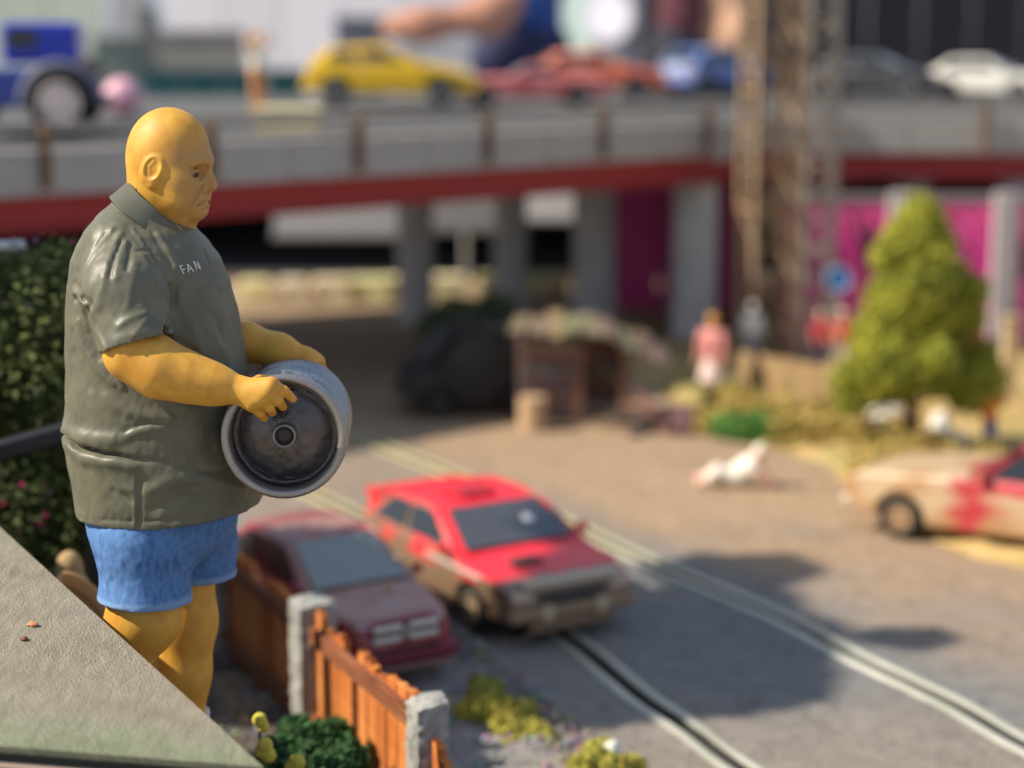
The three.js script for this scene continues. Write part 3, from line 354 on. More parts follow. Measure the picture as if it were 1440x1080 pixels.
  const W = [
    line([[92, 606], [120, 616], [160, 618]], 10, 7), line([[118, 646], [160, 648], [190, 656]], 9, 5), line([[160, 622], [190, 608], [232, 598]], 8, 4), line([[176, 606], [205, 596], [250, 596]], 5, -2.5), line([[150, 634], [176, 650], [188, 662]], 3.5, 4),
    line([[190, 655], [189, 690], [190, 738]], 2.6, 4.5), line([[197, 660], [196, 700], [197, 738]], 5, -2.5), line([[150, 660], [170, 685], [188, 690]], 5, 3), line([[160, 690], [180, 702], [189, 706]], 5, -2.5),
    line([[113, 728], [150, 731], [200, 733], [260, 730], [320, 722], [368, 704]], 2.2, -1.8), line([[114, 734], [150, 737], [200, 739], [260, 736], [320, 728], [370, 709]], 2.4, 1.3),
    line([[158, 322], [140, 345], [124, 372], [112, 398]], 4, 4), line([[150, 328], [132, 352], [118, 380]], 4, -3.5), line([[170, 328], [156, 352], [150, 372]], 4, 4.5), line([[176, 340], [168, 365], [163, 392]], 4, 4), line([[171, 340], [160, 366], [154, 388]], 3.5, -4), line([[184, 342], [182, 362], [178, 380]], 3.5, -4), line([[186, 322], [196, 335], [202, 346]], 3, 3), line([[160, 350], [146, 392], [138, 430]], 7, 3), line([[190, 370], [186, 400], [180, 430]], 6, 2), line([[200, 360], [222, 400], [238, 440], [242, 462]], 5, 2.5),
    line([[194, 352], [212, 352], [224, 372], [238, 400], [248, 420]], 3, -3), line([[243, 402], [244, 428], [240, 452], [234, 466]], 6, -11), line([[250, 380], [256, 400], [252, 425]], 5, 3), line([[222, 330], [236, 350], [250, 378]], 5, 3), line([[214, 326], [228, 350], [240, 372]], 4, -2.2),
    line([[91, 398], [104, 410], [116, 424], [126, 436]], 5, 5), line([[93, 380], [104, 398], [112, 408]], 4, -4), line([[106, 421], [118, 420], [127, 428]], 4, -8), line([[126, 428], [122, 440], [118, 446]], 6, -7), line([[126, 432], [134, 462], [148, 492], [160, 520], [172, 545]], 5, 4), line([[120, 440], [126, 470], [140, 500]], 8, -6), line([[110, 452], [118, 490], [136, 520], [160, 540]], 5, 4), line([[102, 470], [108, 510], [126, 545]], 8, -3),
    line([[170, 482], [200, 476], [232, 464]], 2, -1.8), line([[168, 458], [182, 448], [205, 440]], 5, 3), line([[190, 470], [205, 450], [216, 440]], 4, 2.2), line([[200, 430], [216, 446], [230, 462]], 4, 2.5),
    line([[276, 330], [290, 362], [302, 398]], 2.2, -2.4), line([[287, 326], [301, 360], [313, 392]], 2.0, -1.6), line([[232, 560], [262, 575], [300, 580]], 8, 3), line([[150, 560], [180, 580], [240, 590]], 9, 4), line([[258, 430], [275, 470], [284, 500]], 9, 3), line([[300, 470], [318, 500], [330, 540]], 10, 3), line([[250, 480], [280, 500], [300, 520]], 8, -3), line([[210, 690], [240, 676], [290, 672], [340, 690]], 10, 4), line([[210, 716], [260, 700], [330, 700]], 8, -2.5), line([[286, 430], [306, 450], [312, 480]], 7, -2.5)
  ];
  const WR = []; for (const w of W) { const p = w.pts.map(([a, b]) => hit(a, b)).filter(Boolean); for (let i = 0; i + 1 < p.length; i++) { const a = p[i], b = p[i + 1]; if (a.distanceTo(b) > .12) continue; WR.push({ f: cap(a, b, 0), w: Math.max(w.w, 2.6) * S * .85, a: Math.sign(w.a) * Math.min(Math.abs(w.a), 9) * S * .9, c: a.clone().add(b).multiplyScalar(.5), r: a.distanceTo(b) / 2 + w.w * S * 2.9 + .006, e0: i === 0, e1: i === p.length - 2 }); } }
  const fp = [[80, 622], [93, 625], [112, 630], [140, 632], [168, 635], [200, 640], [235, 645], [268, 654], [300, 664], [330, 656], [352, 640], [380, 620]].map(([a, b]) => M(a, b, .16));
  const waistFold = (x, y, z) => { let i = 0; while (i < fp.length - 2 && x > fp[i + 1].x) i++; const t = clamp((x - fp[i].x) / (fp[i + 1].x - fp[i].x)), yf = lerp(fp[i].y, fp[i + 1].y, t) + .004 * noise(x * 25, z * 25, 1), w = sstep(-.1, .02, z + ZM) * lerp(1, .12, sstep(fp[3].x, fp[6].x, x)), e = y - yf; if (Math.abs(e) > .09) return 0; return w * (e > 0 ? .004 * Math.exp(-Math.pow((e - .012) / .022, 2)) - .016 * Math.exp(-Math.pow(e / .005, 2)) : .005 * Math.exp(-Math.pow((e + .02) / .016, 2)) - .016 * Math.exp(-Math.pow(e / .008, 2))); };
  const base = (x, y, z) => { let d = base0(x, y, z); if (d > .06 || d < -.06) return d;
    let up = 0, dn = 0; for (const w of WR) { const dx = x - w.c.x, dy = y - w.c.y, dz = z - w.c.z; if (dx * dx + dy * dy + dz * dz > w.r * w.r) continue; const q = w.f(x, y, z) / w.w, e = w.a * Math.exp(-q * q); if (e > up) up = e; if (e < dn) dn = e; }
    d -= up + dn + waistFold(x, y, z); const wv = fbm(x * 4, y * 4, z * 4, 2) * .5; d -= .0028 * fbm(x * 9 + y * 3, y * 5, z * 9 + 3, 2) + .0012 * (.35 - Math.abs(fbm(x * 17 + y * 9 + wv, y * 8 - x * 6, z * 17, 2)) * 2) + .0011 * fbm(x * 44 + y * 12, y * 30, z * 44, 2) + .0016 * (.3 - Math.abs(fbm(x * 30 - y * 14, y * 13 + x * 8, z * 30 + 7, 2)) * 2.4);
    return smax(d, -kegSolid(x, y, z), .012); };
  // hem and neck openings
  const hemPt = M(230, 741, .17), hem = (x, y, z) => hemPt.y + .02 * (x - hemPt.x) + .075 * Math.max(0, x - hemPt.x) - y + .0025 * noise(x * 30, z * 30, 4);
  const NC = M(221, 292, 0), nd = V(.62, .785, 0).normalize();      // collar ring: plane through the neck, tilted to the front
  const hole = (x, y, z) => { const dx = x - NC.x, dy = y - NC.y, dz = z - NC.z, h = dx * nd.x + dy * nd.y; const px = dx - h * nd.x, py = dy - h * nd.y, a = px * nd.y - py * nd.x; return Math.max(Math.hypot(a, dz) - .072, -h - .1); };
  const shirt = (x, y, z) => { const d = base(x, y, z); let s = Math.max(d, -(base0(x, y, z) + .024)); s = Math.max(s, hem(x, y, z)); const so = nOp.x * (x - pOp.x) + nOp.y * (y - pOp.y) + nOp.z * (z - pOp.z); if (so > -.03 && so < .02) s = Math.max(s, -Math.max(sleeveR(x, y, z) + .0085, Math.abs(so + .006) - .014, .014 - shirtT(x, y, z))); s = smax(s, -hole(x, y, z), .004); return s; };
  const sg = nets(shirt, V(M(70, 500).x, M(0, 760).y, -ZM - .31), V(M(400, 500).x, M(0, 250).y, -ZM + .34), .0038, 2.4);
  paint(sg, (x, y, z) => { const n = fbm(x * 16, y * 16, z * 16, 3), w = fbm(x * 60, y * 60, z * 60, 2) + .5 * fbm(x * 200, y * 320, z * 200, 2); return mix3([.1, .1, .07], [.142, .137, .09], clamp(.5 + n * 1.3)).map(q => q * (1 + .14 * w)); });
  const cloth = vmat(.48, { sheen: .25, sheenRoughness: .5 }); cloth.sheenColor.setRGB(.5, .48, .35);
  part('polo_shirt', off(sg), cloth, man);
  // collar: a folded band around the ring, open at the front
  {
    const ps = [], ix = [], n = 64, e1 = V(nd.y, -nd.x, 0), e2 = V(0, 0, 1); const prof = (th) => { const o = []; const c = Math.cos(th), s = Math.sin(th), front = sstep(1.7, 1.0, Math.abs(th)), sd = Math.abs(s); const R = .083 - .004 * Math.cos(2 * th); for (const [dr, dh] of [[-.004, -.012], [0, .004 + .008 * (1 - front)], [.006, .006 + .008 * (1 - front)], [.012 + .008 * sd, -.012], [.01 + .034 * sd + .006 * front, -.042 + .018 * sd - .014 * front], [.006 + .034 * sd + .006 * front, -.047 + .018 * sd - .014 * front], [.004 + .008 * sd, -.02]]) o.push(NC.clone().addScaledVector(e1, c * (R + dr) + .006).addScaledVector(e2, s * (R + dr * .9) * 1.02).addScaledVector(nd, dh)); return o; };
    const gap = .92; let K = 7; for (let i = 0; i <= n; i++) { const th = gap + (2 * Math.PI - 2 * gap) * i / n; for (const p of prof(th > Math.PI ? th - 2 * Math.PI : th)) ps.push(p.x, p.y, p.z); if (i) for (let k = 0; k < K; k++) { const a = (i - 1) * K + k, b = i * K + k, a2 = (i - 1) * K + (k + 1) % K, b2 = i * K + (k + 1) % K; ix.push(a, b, b2, a, b2, a2); } }
    for (const q of [0, n]) for (let k = 1; k < K - 1; k++) ix.push(q * K, q * K + k, q * K + k + 1);
    const g = new THREE.BufferGeometry(); g.setAttribute('position', new THREE.Float32BufferAttribute(ps, 3)); g.setIndex(ix); g.computeVertexNormals(); paint(g, (x, y, z) => [.105, .106, .08].map(q => q * (1 + .2 * fbm(x * 40, y * 40, z * 40, 2)))); part('collar', off(g), cloth, man);
  }
  // chest print, letters standing a hair proud of the cloth
  {
    const font = await new FontLoader().loadAsync('fonts/droid/droid_sans_regular.typeface.json'); const mt = mat([.7, .72, .71], .6);
    const put = (ch, px, py, size, rot, skew) => { const g = new TextGeometry(ch, { font, size: size * S, depth: .002, curveSegments: 4 }); g.computeBoundingBox(); const c = hit(px, py), e = .012, gx = base0(c.x + e, c.y, c.z) - base0(c.x - e, c.y, c.z), gy = base0(c.x, c.y + e, c.z) - base0(c.x, c.y - e, c.z), gz = base0(c.x, c.y, c.z + e) - base0(c.x, c.y, c.z - e), nn = V(gx, gy, gz).normalize(); const bb = g.boundingBox; g.translate(-(bb.min.x + bb.max.x) / 2, -(bb.min.y + bb.max.y) / 2, 0); const u = V(.92, rot, 0); u.addScaledVector(nn, -u.dot(nn)).normalize(); const w = V().crossVectors(nn, u); u.addScaledVector(w, 0); const m = new THREE.Matrix4().makeBasis(u, w.clone().addScaledVector(u, -skew).normalize(), nn); const gt = tess(g, .006, 4), q0 = gt.attributes.position, zs = Array.from({ length: q0.count }, (_, i) => q0.getZ(i)); gt.applyMatrix4(m); gt.translate(c.x, c.y, c.z); for (let i = 0; i < q0.count; i++) { const o = V(q0.getX(i), q0.getY(i), q0.getZ(i)).addScaledVector(nn, .02 - zs[i]); for (let k = 0; k < 40; k++) { const d = base(o.x, o.y, o.z); if (d < .0002) break; o.addScaledVector(nn, -Math.max(d * .6, .0003)); } o.addScaledVector(nn, zs[i] > .001 ? .0012 : -.002); q0.setXYZ(i, o.x, o.y, o.z); } gt.computeVertexNormals(); part('chest_letter', off(gt), mt, man); };
    put('F', 257, 379, 12.5, .28, .25); put('A', 266, 377, 12, .28, .2); put('N', 277, 373, 12, .28, .2);
  }
  // --- denim shorts
  const sR = chain([[M(215, 700, .05), .115], [M(204, 760, .085), .1], [M(204, 850, .1), .089], [M(204, 900, .1), .086]], .04), sL = chain([[M(256, 700, -.06), .1], [M(274, 760, -.075), .084], [M(284, 840, -.085), .074], [M(284, 880, -.085), .072]], .04), seat = ell(M(228, 725, 0), .165, .1, .165);
  const cutR = M(204, 861, .19), cutL = M(284, 823, -.01);
  const jeans = (x, y, z) => { let d = smin(sR(x, y, z), sL(x, y, z), .012); d = smin(d, seat(x, y, z), .04); const d0 = d, k = noise(x * 24, y * 16, z * 24); d -= .005 * fbm(x * 10, y * 6, z * 10 + 2, 2) + .004 * (.5 - Math.abs(fbm(x * 34, y * 26, z * 34, 2))); const hl = Math.max(0, .0035 - Math.abs(y - (x < M(262, 800).x && z > -ZM - .0 ? cutR.y : cutL.y) - .012) * .5); d -= hl * .4; let s = Math.max(d, -(d0 + .022)); const near = sR(x, y, z) < sL(x, y, z), c = near ? cutR.y - .07 * (x - cutR.x) * (x < cutR.x ? 1 : .2) - y + .1 * (z - cutR.z) * .5 : cutL.y - y; return Math.max(s, c); };
  const jg = nets(jeans, V(M(110, 800).x, M(0, 885).y, -ZM - .26), V(M(350, 800).x, M(0, 700).y, -ZM + .27), .0038, 2.2);
  paint(jg, (x, y, z) => { const r = 1 - Math.abs(fbm(x * 42, y * 30, z * 42, 3)) * 3.2, w = fbm(x * 110, y * 110, z * 110, 2), t = clamp(.3 + .4 * (1 - Math.abs(fbm(x * 60, y * 22, z * 60, 3)) * 4) + .5 * w + .6 * fbm(x * 12, y * 6, z * 12, 2)); const hemW = sstep(.016, .004, Math.abs(y - (z > -ZM ? cutR.y : cutL.y) - .006)); return mix3(mix3([.035, .11, .3], [.12, .26, .54], t), [.3, .45, .68], hemW * .5); });
  part('denim_shorts', off(jg), vmat(.8), man);
  // --- socks and shoes
  for (const [a, f, s] of [[[M(112, 1022, .1), M(95, 1052, .1)], rFoot, [M(92, 1066, .1), M(120, 1122, .1), M(140, 1142, .1)]], [[M(262, 1000, -.09), M(262, 1105, -.09)], lFoot, [M(252, 1120, -.09), M(300, 1126, -.09), M(338, 1134, -.09)]]]) {
    part('sock', off(bar(a[0], a[1], .054, .045, 20)), mat([.7, .69, .66], .9), man);
    const c = chain([[s[0], .052], [s[1], .046], [s[2], .034]], .03); part('shoe', off(nets((x, y, z) => Math.max(c(x, y, z), manBase.y - .001 - y), V(Math.min(s[0].x, s[2].x) - .07, manBase.y - .02, s[0].z - .07), V(Math.max(s[0].x, s[2].x) + .07, s[0].y + .08, s[0].z + .07), .007)), mat([.12, .1, .09], .6), man);
  }
  // --- the keg he holds
  const keg = thing('beer_keg', 'round grey metal beer keg held against the belly of the man in the olive shirt', 'keg', KN);
  const q = new THREE.Quaternion().setFromUnitVectors(V(0, 1, 0), kd), K = (pts, seg = 72) => new THREE.LatheGeometry(pts.map(p => new THREE.Vector2(p[0], p[1])), seg).applyQuaternion(q);
  const sc = tex(512, 256, (u, v) => { const a = .72 + .3 * tn(u, v, 5, 1) + .3 * tn(u, v, 40, 6) + .2 * tn(u, v, 100, 8); return [a, a, a]; }, 3, 1);
  const sc2 = tex(512, 256, (u, v) => { const a = .75 + .4 * tn(u, v, 5, 1) + .3 * tn(u, v, 14, 6) + .08 * tn(u, v, 70, 8); return [a, a * .97, a * .95]; }, 2, 1); const dentMetal = c => mat(c, .5, { metalness: .8, map: sc, roughnessMap: sc, bumpMap: sc, bumpScale: .0015 });
  const arcs = (r0, r1, y0, y1, n, f) => Array.from({ length: n + 1 }, (_, i) => [lerp(r0, r1, i / n), lerp(y0, y1, i / n) + f(i / n)]);
  const shell = [[.122, .012], [.1245, .03]], rib = (y, hh) => { for (let i = 0; i <= 8; i++) shell.push([.1225 + hh * Math.sin(i / 8 * Math.PI), y - .014 + .028 * i / 8]); };
  shell.push([.1215, .034], [.1195, .042]); rib(.064, .0105); shell.push([.1185, .084], [.1185, .09]); rib(.112, .009); shell.push([.122, .14], [.122, KL * .5]); rib(KL * .62, .0085); shell.push([.122, KL * .75], [.121, KL - .05]); rib(KL - .03, .006); shell.push([.12, KL - .008], [.11, KL], [.06, KL + .001]);
  part('shell', K(shell), dentMetal([.42, .46, .5]), keg);
  part('rim', K([[.1115, .045], [.1105, .012], [.1125, .002], [.118, -.003], [.125, -.003], [.1292, .002], [.1305, .01], [.129, .018], [.125, .024], [.1225, .03]]), dentMetal([.5, .47, .44]), keg);
  part('rim', K([[.12, KL - .02], [.127, KL - .012], [.1295, KL], [.127, KL + .01], [.12, KL + .014], [.113, KL + .008], [.112, KL - .006]]), dentMetal([.46, .46, .46]), keg);
  part('end_plate', K([[.111, .03], [.1095, .05], [.107, .056], [.104, .0545], [.101, .057], [.09, .052], [.06, .042], [.035, .035], [.0265, .033], [.001, .033]]), mat([.16, .15, .155], .4, { metalness: .85, map: sc2, roughnessMap: sc2, bumpMap: sc2, bumpScale: .003 }), keg);
  const neck2 = part('valve_neck', K([[.0275, .04], [.0258, .02], [.0252, .016], [.0238, .0125], [.0212, .0122], [.0195, .0145], [.0188, .024], [.0186, .03]], 48), dentMetal([.5, .47, .44]), keg); part('valve', K([[.0188, .022], [.0135, .021], [.0125, .0185], [.004, .018], [.0005, .018]], 36), mat([.05, .045, .045], .5, { metalness: .6 }), neck2);
}

// ---------------------------------------------------------------- the shed roof in the left foreground
{
  const a = P(371, 1079, 3.12), b = P(0, 741, 4.22), c = P(0, 1049, 3.1), ab = V().subVectors(b, a), ac = V().subVectors(c, a);
  const nrm = V().crossVectors(ab, ac).normalize(); if (nrm.y < 0) nrm.negate();
  const far = a.clone().addScaledVector(ab, 1.5), nl = a.clone().addScaledVector(ac, 2.2), fl = far.clone().addScaledVector(ac, 1.2);
  const t = thing('garden_shed', 'shed with flat grey brown felt roof in the left foreground', 'shed', [a.x, 0, a.z]); const L = p => p.clone().sub(V(a.x, 0, a.z));
  const slab = (pts, th, drop, m, name) => { const top0 = pts, top = pts.map(p => L(p).addScaledVector(nrm, -drop)), bot = top.map(p => p.clone().addScaledVector(nrm, -th)); const N = 40, pos = [], uv = [], idx = []; const q = (A, B, C, D, n, m2) => { const o = pos.length / 3; for (let j = 0; j <= m2; j++) for (let i = 0; i <= n; i++) { const p = A.clone().lerp(B, i / n).lerp(D.clone().lerp(C, i / n), j / m2); pos.push(p.x, p.y, p.z); uv.push(p.x + p.y, p.z); if (i && j) { const k = o + j * (n + 1) + i; idx.push(k - n - 2, k - n - 1, k, k - n - 2, k, k - 1); } } }; q(top[0], top[1], top[2], top[3], N, N); q(bot[0], bot[3], bot[2], bot[1], 1, 1); for (let i = 0; i < 4; i++) q(top[i], bot[i], bot[(i + 1) % 4], top[(i + 1) % 4], 1, 1); const g = new THREE.BufferGeometry(); g.setAttribute('position', new THREE.Float32BufferAttribute(pos, 3)); g.setAttribute('uv', new THREE.Float32BufferAttribute(uv, 2)); g.setIndex(idx); const e0 = L(top0[0]), e1 = L(top0[3]), en = V(e1.z - e0.z, 0, e0.x - e1.x).normalize(); paint(g, (x, y, z) => { const d = Math.abs((x - e0.x) * en.x + (z - e0.z) * en.z), k = name === 'roof' ? clamp((sstep(.2, .02, d + .12 * fbm(x * 9, y, z * 9, 3)) * .8 + .9 * Math.max(0, fbm(x * 5 + 3, y, z * 5, 3))) * (.6 + 1.4 * fbm(x * 30, y * 30, z * 30, 2) + .3)) : 0; return mix3([1, 1, 1], [.72, .95, .74], k); }); return part(name, g.toNonIndexed(), m, t); };
  const felt = tex(1024, 1024, (u, v) => { const sp = tn(u, v, 150, 1), st = .3 * tn(u, v * .2 + u * .3, 60, 4) , b2 = tn(u, v, 7, 5), b3 = tn(u, v, 20, 6); const k = .8 + .3 * sp + st + .16 * b2 + .12 * b3, y = clamp(tn(u, v, 26, 9) * 3 - 1.2), gr = clamp(b2 * 1.4); return [k * (.33 + .1 * y - .05 * gr), k * (.285 + .09 * y - .01 * gr), k * (.22 - .02 * y - .01 * gr)]; }, 1.1, 1.1), fb = tex(512, 512, (u, v) => { const k = .5 + .5 * tn(u, v, 110, 1) + .25 * tn(u, v, 40, 4); return [k, k, k]; }, 2.4, 2.4);
  const m = vmat(.82, { map: felt, bumpMap: fb, bumpScale: .004 }), quad = [a, far, fl, nl]; slab(quad, .012, 0, m, 'roof');
  slab(quad.map((p, i) => p.clone().add(V(i === 0 || i === 1 ? -.012 : 0, 0, i === 0 || i === 3 ? -.01 : 0))), .02, .0125, mat([.03, .04, .035], .9), 'shadow_strip');  // near-black strip painted as the shadow line between roof and fascia
  slab(quad.map((p, i) => p.clone().add(V(0, 0, i === 0 || i === 3 ? .012 : 0))), .07, .034, mat([.4, .31, .25], .8), 'fascia');
  const y1 = Math.min(a.y, far.y) - .14; const w = new THREE.Shape(); [[a.x - .06, a.z - .06], [far.x - .06, far.z + .05], [fl.x, fl.z + .05], [nl.x, nl.z - .06]].forEach(([x, z], i) => i ? w.lineTo(x, -z) : w.moveTo(x, -z)); part('wall', new THREE.ExtrudeGeometry(w, { depth: y1, bevelEnabled: false }).rotateX(-Math.PI / 2).translate(-a.x, 0, -a.z), mat([.25, .2, .16], .9), t);
  const onRoof = (px, py) => { const r = ray(px, py), k = (a.clone().sub(camera.position).dot(nrm)) / r.dot(nrm); return r.multiplyScalar(k).add(camera.position); };
  for (const [px, py, s, c, label] of [[46, 880, .011, [.62, .26, .12], 'tiny orange chip lying on the shed roof'], [33, 900, .009, [.2, .09, .06], 'tiny dark brown chip lying on the shed roof']]) { const p = onRoof(px, py), g = new THREE.IcosahedronGeometry(s, 1), at = g.attributes.position; for (let i = 0; i < at.count; i++) { const k = 1 + .35 * noise(at.getX(i) * 150, at.getY(i) * 150, s * 900); at.setXYZ(i, at.getX(i) * k, at.getY(i) * k * .5, at.getZ(i) * k); } g.computeVertexNormals(); const o = part('chip', g, mat(c, .8), scene); o.position.set(p.x, p.y + s * .3, p.z); o.name = numbered('crumb'); tag(o, label, 'crumb'); }
}
// ---------------------------------------------------------------- fence of concrete posts and broken orange boards
{
  const A = G(443, 1045), Bq = P(601, 985, 4.28), B = V(Bq.x, 0, Bq.z), C = G(322, 930), D = B.clone().add(B.clone().sub(A).multiplyScalar(1.0)), E = C.clone().add(C.clone().sub(A).multiplyScalar(1.1));
  const t = thing('garden_fence', 'low fence of grey concrete posts and broken orange wooden boards', 'fence', [A.x, 0, A.z]); const L = p => p.clone().sub(t.position); const r = rng(77);
  const wood = tex(256, 512, (u, v) => { const g = .78 + .34 * tn(u * 1, v * .12, 24, 1) + .3 * tn(u, v * .06, 60, 3) + .2 * tn(u, v, 10, 5); return [g, g * g * .96, g * g * .9]; }, 6, 2.5);
  const wm = [[.74, .31, .07], [.68, .27, .055], [.78, .35, .09], [.58, .22, .05]].map(c => mat(c, .75, { map: wood, bumpMap: wood, bumpScale: .004 })), rm = mat([.3, .13, .05], .8, { map: wood, bumpMap: wood, bumpScale: .005 });
  const conc = (px, py, h, seed, w = .088) => { const g = mergeVertices(new THREE.BoxGeometry(w, h, w, 10, 40, 10)), p = g.attributes.position; for (let i = 0; i < p.count; i++) { let x = p.getX(i), y = p.getY(i), z = p.getZ(i); const ex = Math.max(0, Math.abs(x) - w * .3), ez = Math.max(0, Math.abs(z) - w * .3), ty = Math.max(0, y - h / 2 + .02); const k = 1 - .08 * (ex > 0 && ez > 0 ? 1 : 0); x *= k; z *= k; if (ty > 0) y -= (ex + ez) * .38 * (ty / .02) + .012 * (x / w + .5) * (ty / .02) * (seed % 2); const n = .009 * fbm(x * 28 + seed, y * 28, z * 28, 3) + .008 * fbm(x * 90 + seed, y * 90, z * 90, 2); x += n * Math.sign(x || 1); z += n * Math.sign(z || 1); y += n * (ty > 0 ? 1 : 0); p.setXYZ(i, x, y, z); } g.computeVertexNormals(); const dir = Math.atan2(A.x - B.x, A.z - B.z); g.rotateY(dir); g.translate(0, h / 2, 0);
    paint(g, (x, y, z) => { const s = fbm(x * 60 + seed, y * 60, z * 60, 3), q = fbm(x * 14 + seed, y * 14, z * 14, 2); return mix3([.4, .4, .37], [.2, .2, .2], clamp(.25 + s * 1.6 + q)).map(v => v * (seed === 3 ? .95 : .9)); }); g.translate(px - t.position.x, 0, py - t.position.z); return g; };
  const pm = vmat(.92);
  part('post', conc(A.x, A.z, .443, 2, .118), pm, t); const pb = part('post', conc(B.x, B.z, .455, 3), pm, t); part('post', conc(C.x, C.z, .44, 4), pm, t); part('post', conc(E.x, E.z, .44, 5), pm, t); part('post', conc(D.x, D.z, .44, 7), pm, t);
  // a panel of boards between two posts
  function panel(p, q, list, rails) {
    const d = V().subVectors(q, p), len = d.length(); d.normalize(); const n = V(d.z, 0, -d.x); if (n.x > 0) n.negate(); const m = new THREE.Matrix4().makeBasis(d, V(0, 1, 0), V().crossVectors(d, V(0, 1, 0)));
    for (const [f, w, h, j, y0 = .03, lean = 0, th = .016] of list) { const sh = new THREE.Shape(); sh.moveTo(-w / 2, y0); sh.lineTo(w / 2, y0); const k = 9; for (let i = 0; i <= k; i++) { const x = w / 2 - w * i / k; sh.lineTo(x + (i && i < k ? (r() - .5) * w * .05 : 0), h - j * (r() * .7 + .5 * Math.abs(Math.sin(i * 1.9 + f * 20)))); } const g = new THREE.ExtrudeGeometry(sh, { depth: th, bevelEnabled: true, bevelSize: .0018, bevelThickness: .0018, bevelSegments: 1 }); g.translate(0, 0, -th / 2 + (r() - .5) * .006); g.rotateZ(lean); const pt = p.clone().addScaledVector(d, f * len); g.applyMatrix4(m); const o = L(pt); g.translate(o.x, 0, o.z); part('board', g, wm[Math.floor(r() * 4)], t); }
    for (const [f0, f1, ya, yb, hh] of rails) { const l = len * (f1 - f0), g = tess(box(l, hh, .022, 0, 0, 0, .003), .02, 4); const ps = g.attributes.position; for (let i = 0; i < ps.count; i++) { const n2 = .003 * fbm(ps.getX(i) * 40, ps.getY(i) * 40, ps.getZ(i) * 40 + f0, 2); ps.setXYZ(i, ps.getX(i) + (Math.abs(ps.getX(i)) > l / 2 - .01 ? .012 * noise(ps.getY(i) * 200, ps.getZ(i) * 200, 3) : 0), ps.getY(i) + n2, ps.getZ(i) + n2); } g.computeVertexNormals(); const un = g.attributes.position, uv = new Float32Array(un.count * 2); for (let i = 0; i < un.count; i++) { uv[i * 2] = un.getY(i) + un.getZ(i); uv[i * 2 + 1] = un.getX(i) * .5; } g.setAttribute('uv', new THREE.BufferAttribute(uv, 2)); g.rotateZ(Math.atan2(yb - ya, l)); g.applyMatrix4(m); const pt = L(p.clone().addScaledVector(d, len * (f0 + f1) / 2)).addScaledVector(n, .02); g.translate(pt.x, (ya + yb) / 2, pt.z); part('rail', g, rm, t); }
  }
  panel(A, B, [[.1, .05, .43, .02], [.165, .055, .405, .012], [.235, .05, .402, .03], [.3, .055, .425, .04], [.365, .05, .37, .05], [.5, .062, .432, .03], [.585, .06, .425, .025], [.665, .07, .42, .03], [.75, .068, .428, .01], [.835, .06, .435, .008], [.905, .05, .44, .006]], [[.05, 1.0, .352, .385, .05], [.04, .98, .093, .085, .045]]);
  panel(C, A, Array.from({ length: 11 }, (_, i) => [.08 + i * .083, .058, .385 + .03 * r(), .02]), [[.02, .97, .35, .35, .045], [.02, .97, .09, .09, .045]]);
  panel(E, C, Array.from({ length: 11 }, (_, i) => [.08 + i * .083, .058, .385 + .03 * r(), .02]), [[.02, .97, .35, .35, .045], [.02, .97, .09, .09, .045]]);
  const bd = V().subVectors(D, B).normalize(); panel(B, D, [[.085, .04, .365, .02, .03, .02], [.12, .03, .34, .015, .03, -.03], [.93, .05, .4, .02]], [[.9, .99, .09, .09, .045]]);
}
// ---------------------------------------------------------------- vehicles
const rubber = mat([.012, .012, .012], .85), glassD = mat([.02, .025, .03], .12, { clearcoat: .5 });
function wheel(t, x, z, r, w, rimC, nm = 'wheel') {
  const s = Math.sign(z), wh = part(nm, new THREE.LatheGeometry([[r * .5, -w / 2], [r * .9, -w / 2], [r, -w * .35], [r, w * .35], [r * .9, w / 2], [r * .5, w / 2]].map(p => new THREE.Vector2(...p)), 28).rotateX(Math.PI / 2), rubber, t); wh.position.set(x, r, z);
  const gs = [new THREE.CylinderGeometry(r * .62, r * .62, .04, 24).rotateX(Math.PI / 2).translate(0, 0, s * w * .3), new THREE.TorusGeometry(r * .6, r * .06, 6, 24).translate(0, 0, s * w * .46), new THREE.CylinderGeometry(r * .16, r * .16, .05, 12).rotateX(Math.PI / 2).translate(0, 0, s * w * .42)]; for (let i = 0; i < 5; i++) gs.push(box(r * .13, r * .5, .03, 0, r * .34, s * w * .38, .006).rotateZ(i * 1.2566)); part('rim', gs, rimC, wh); return wh;
}
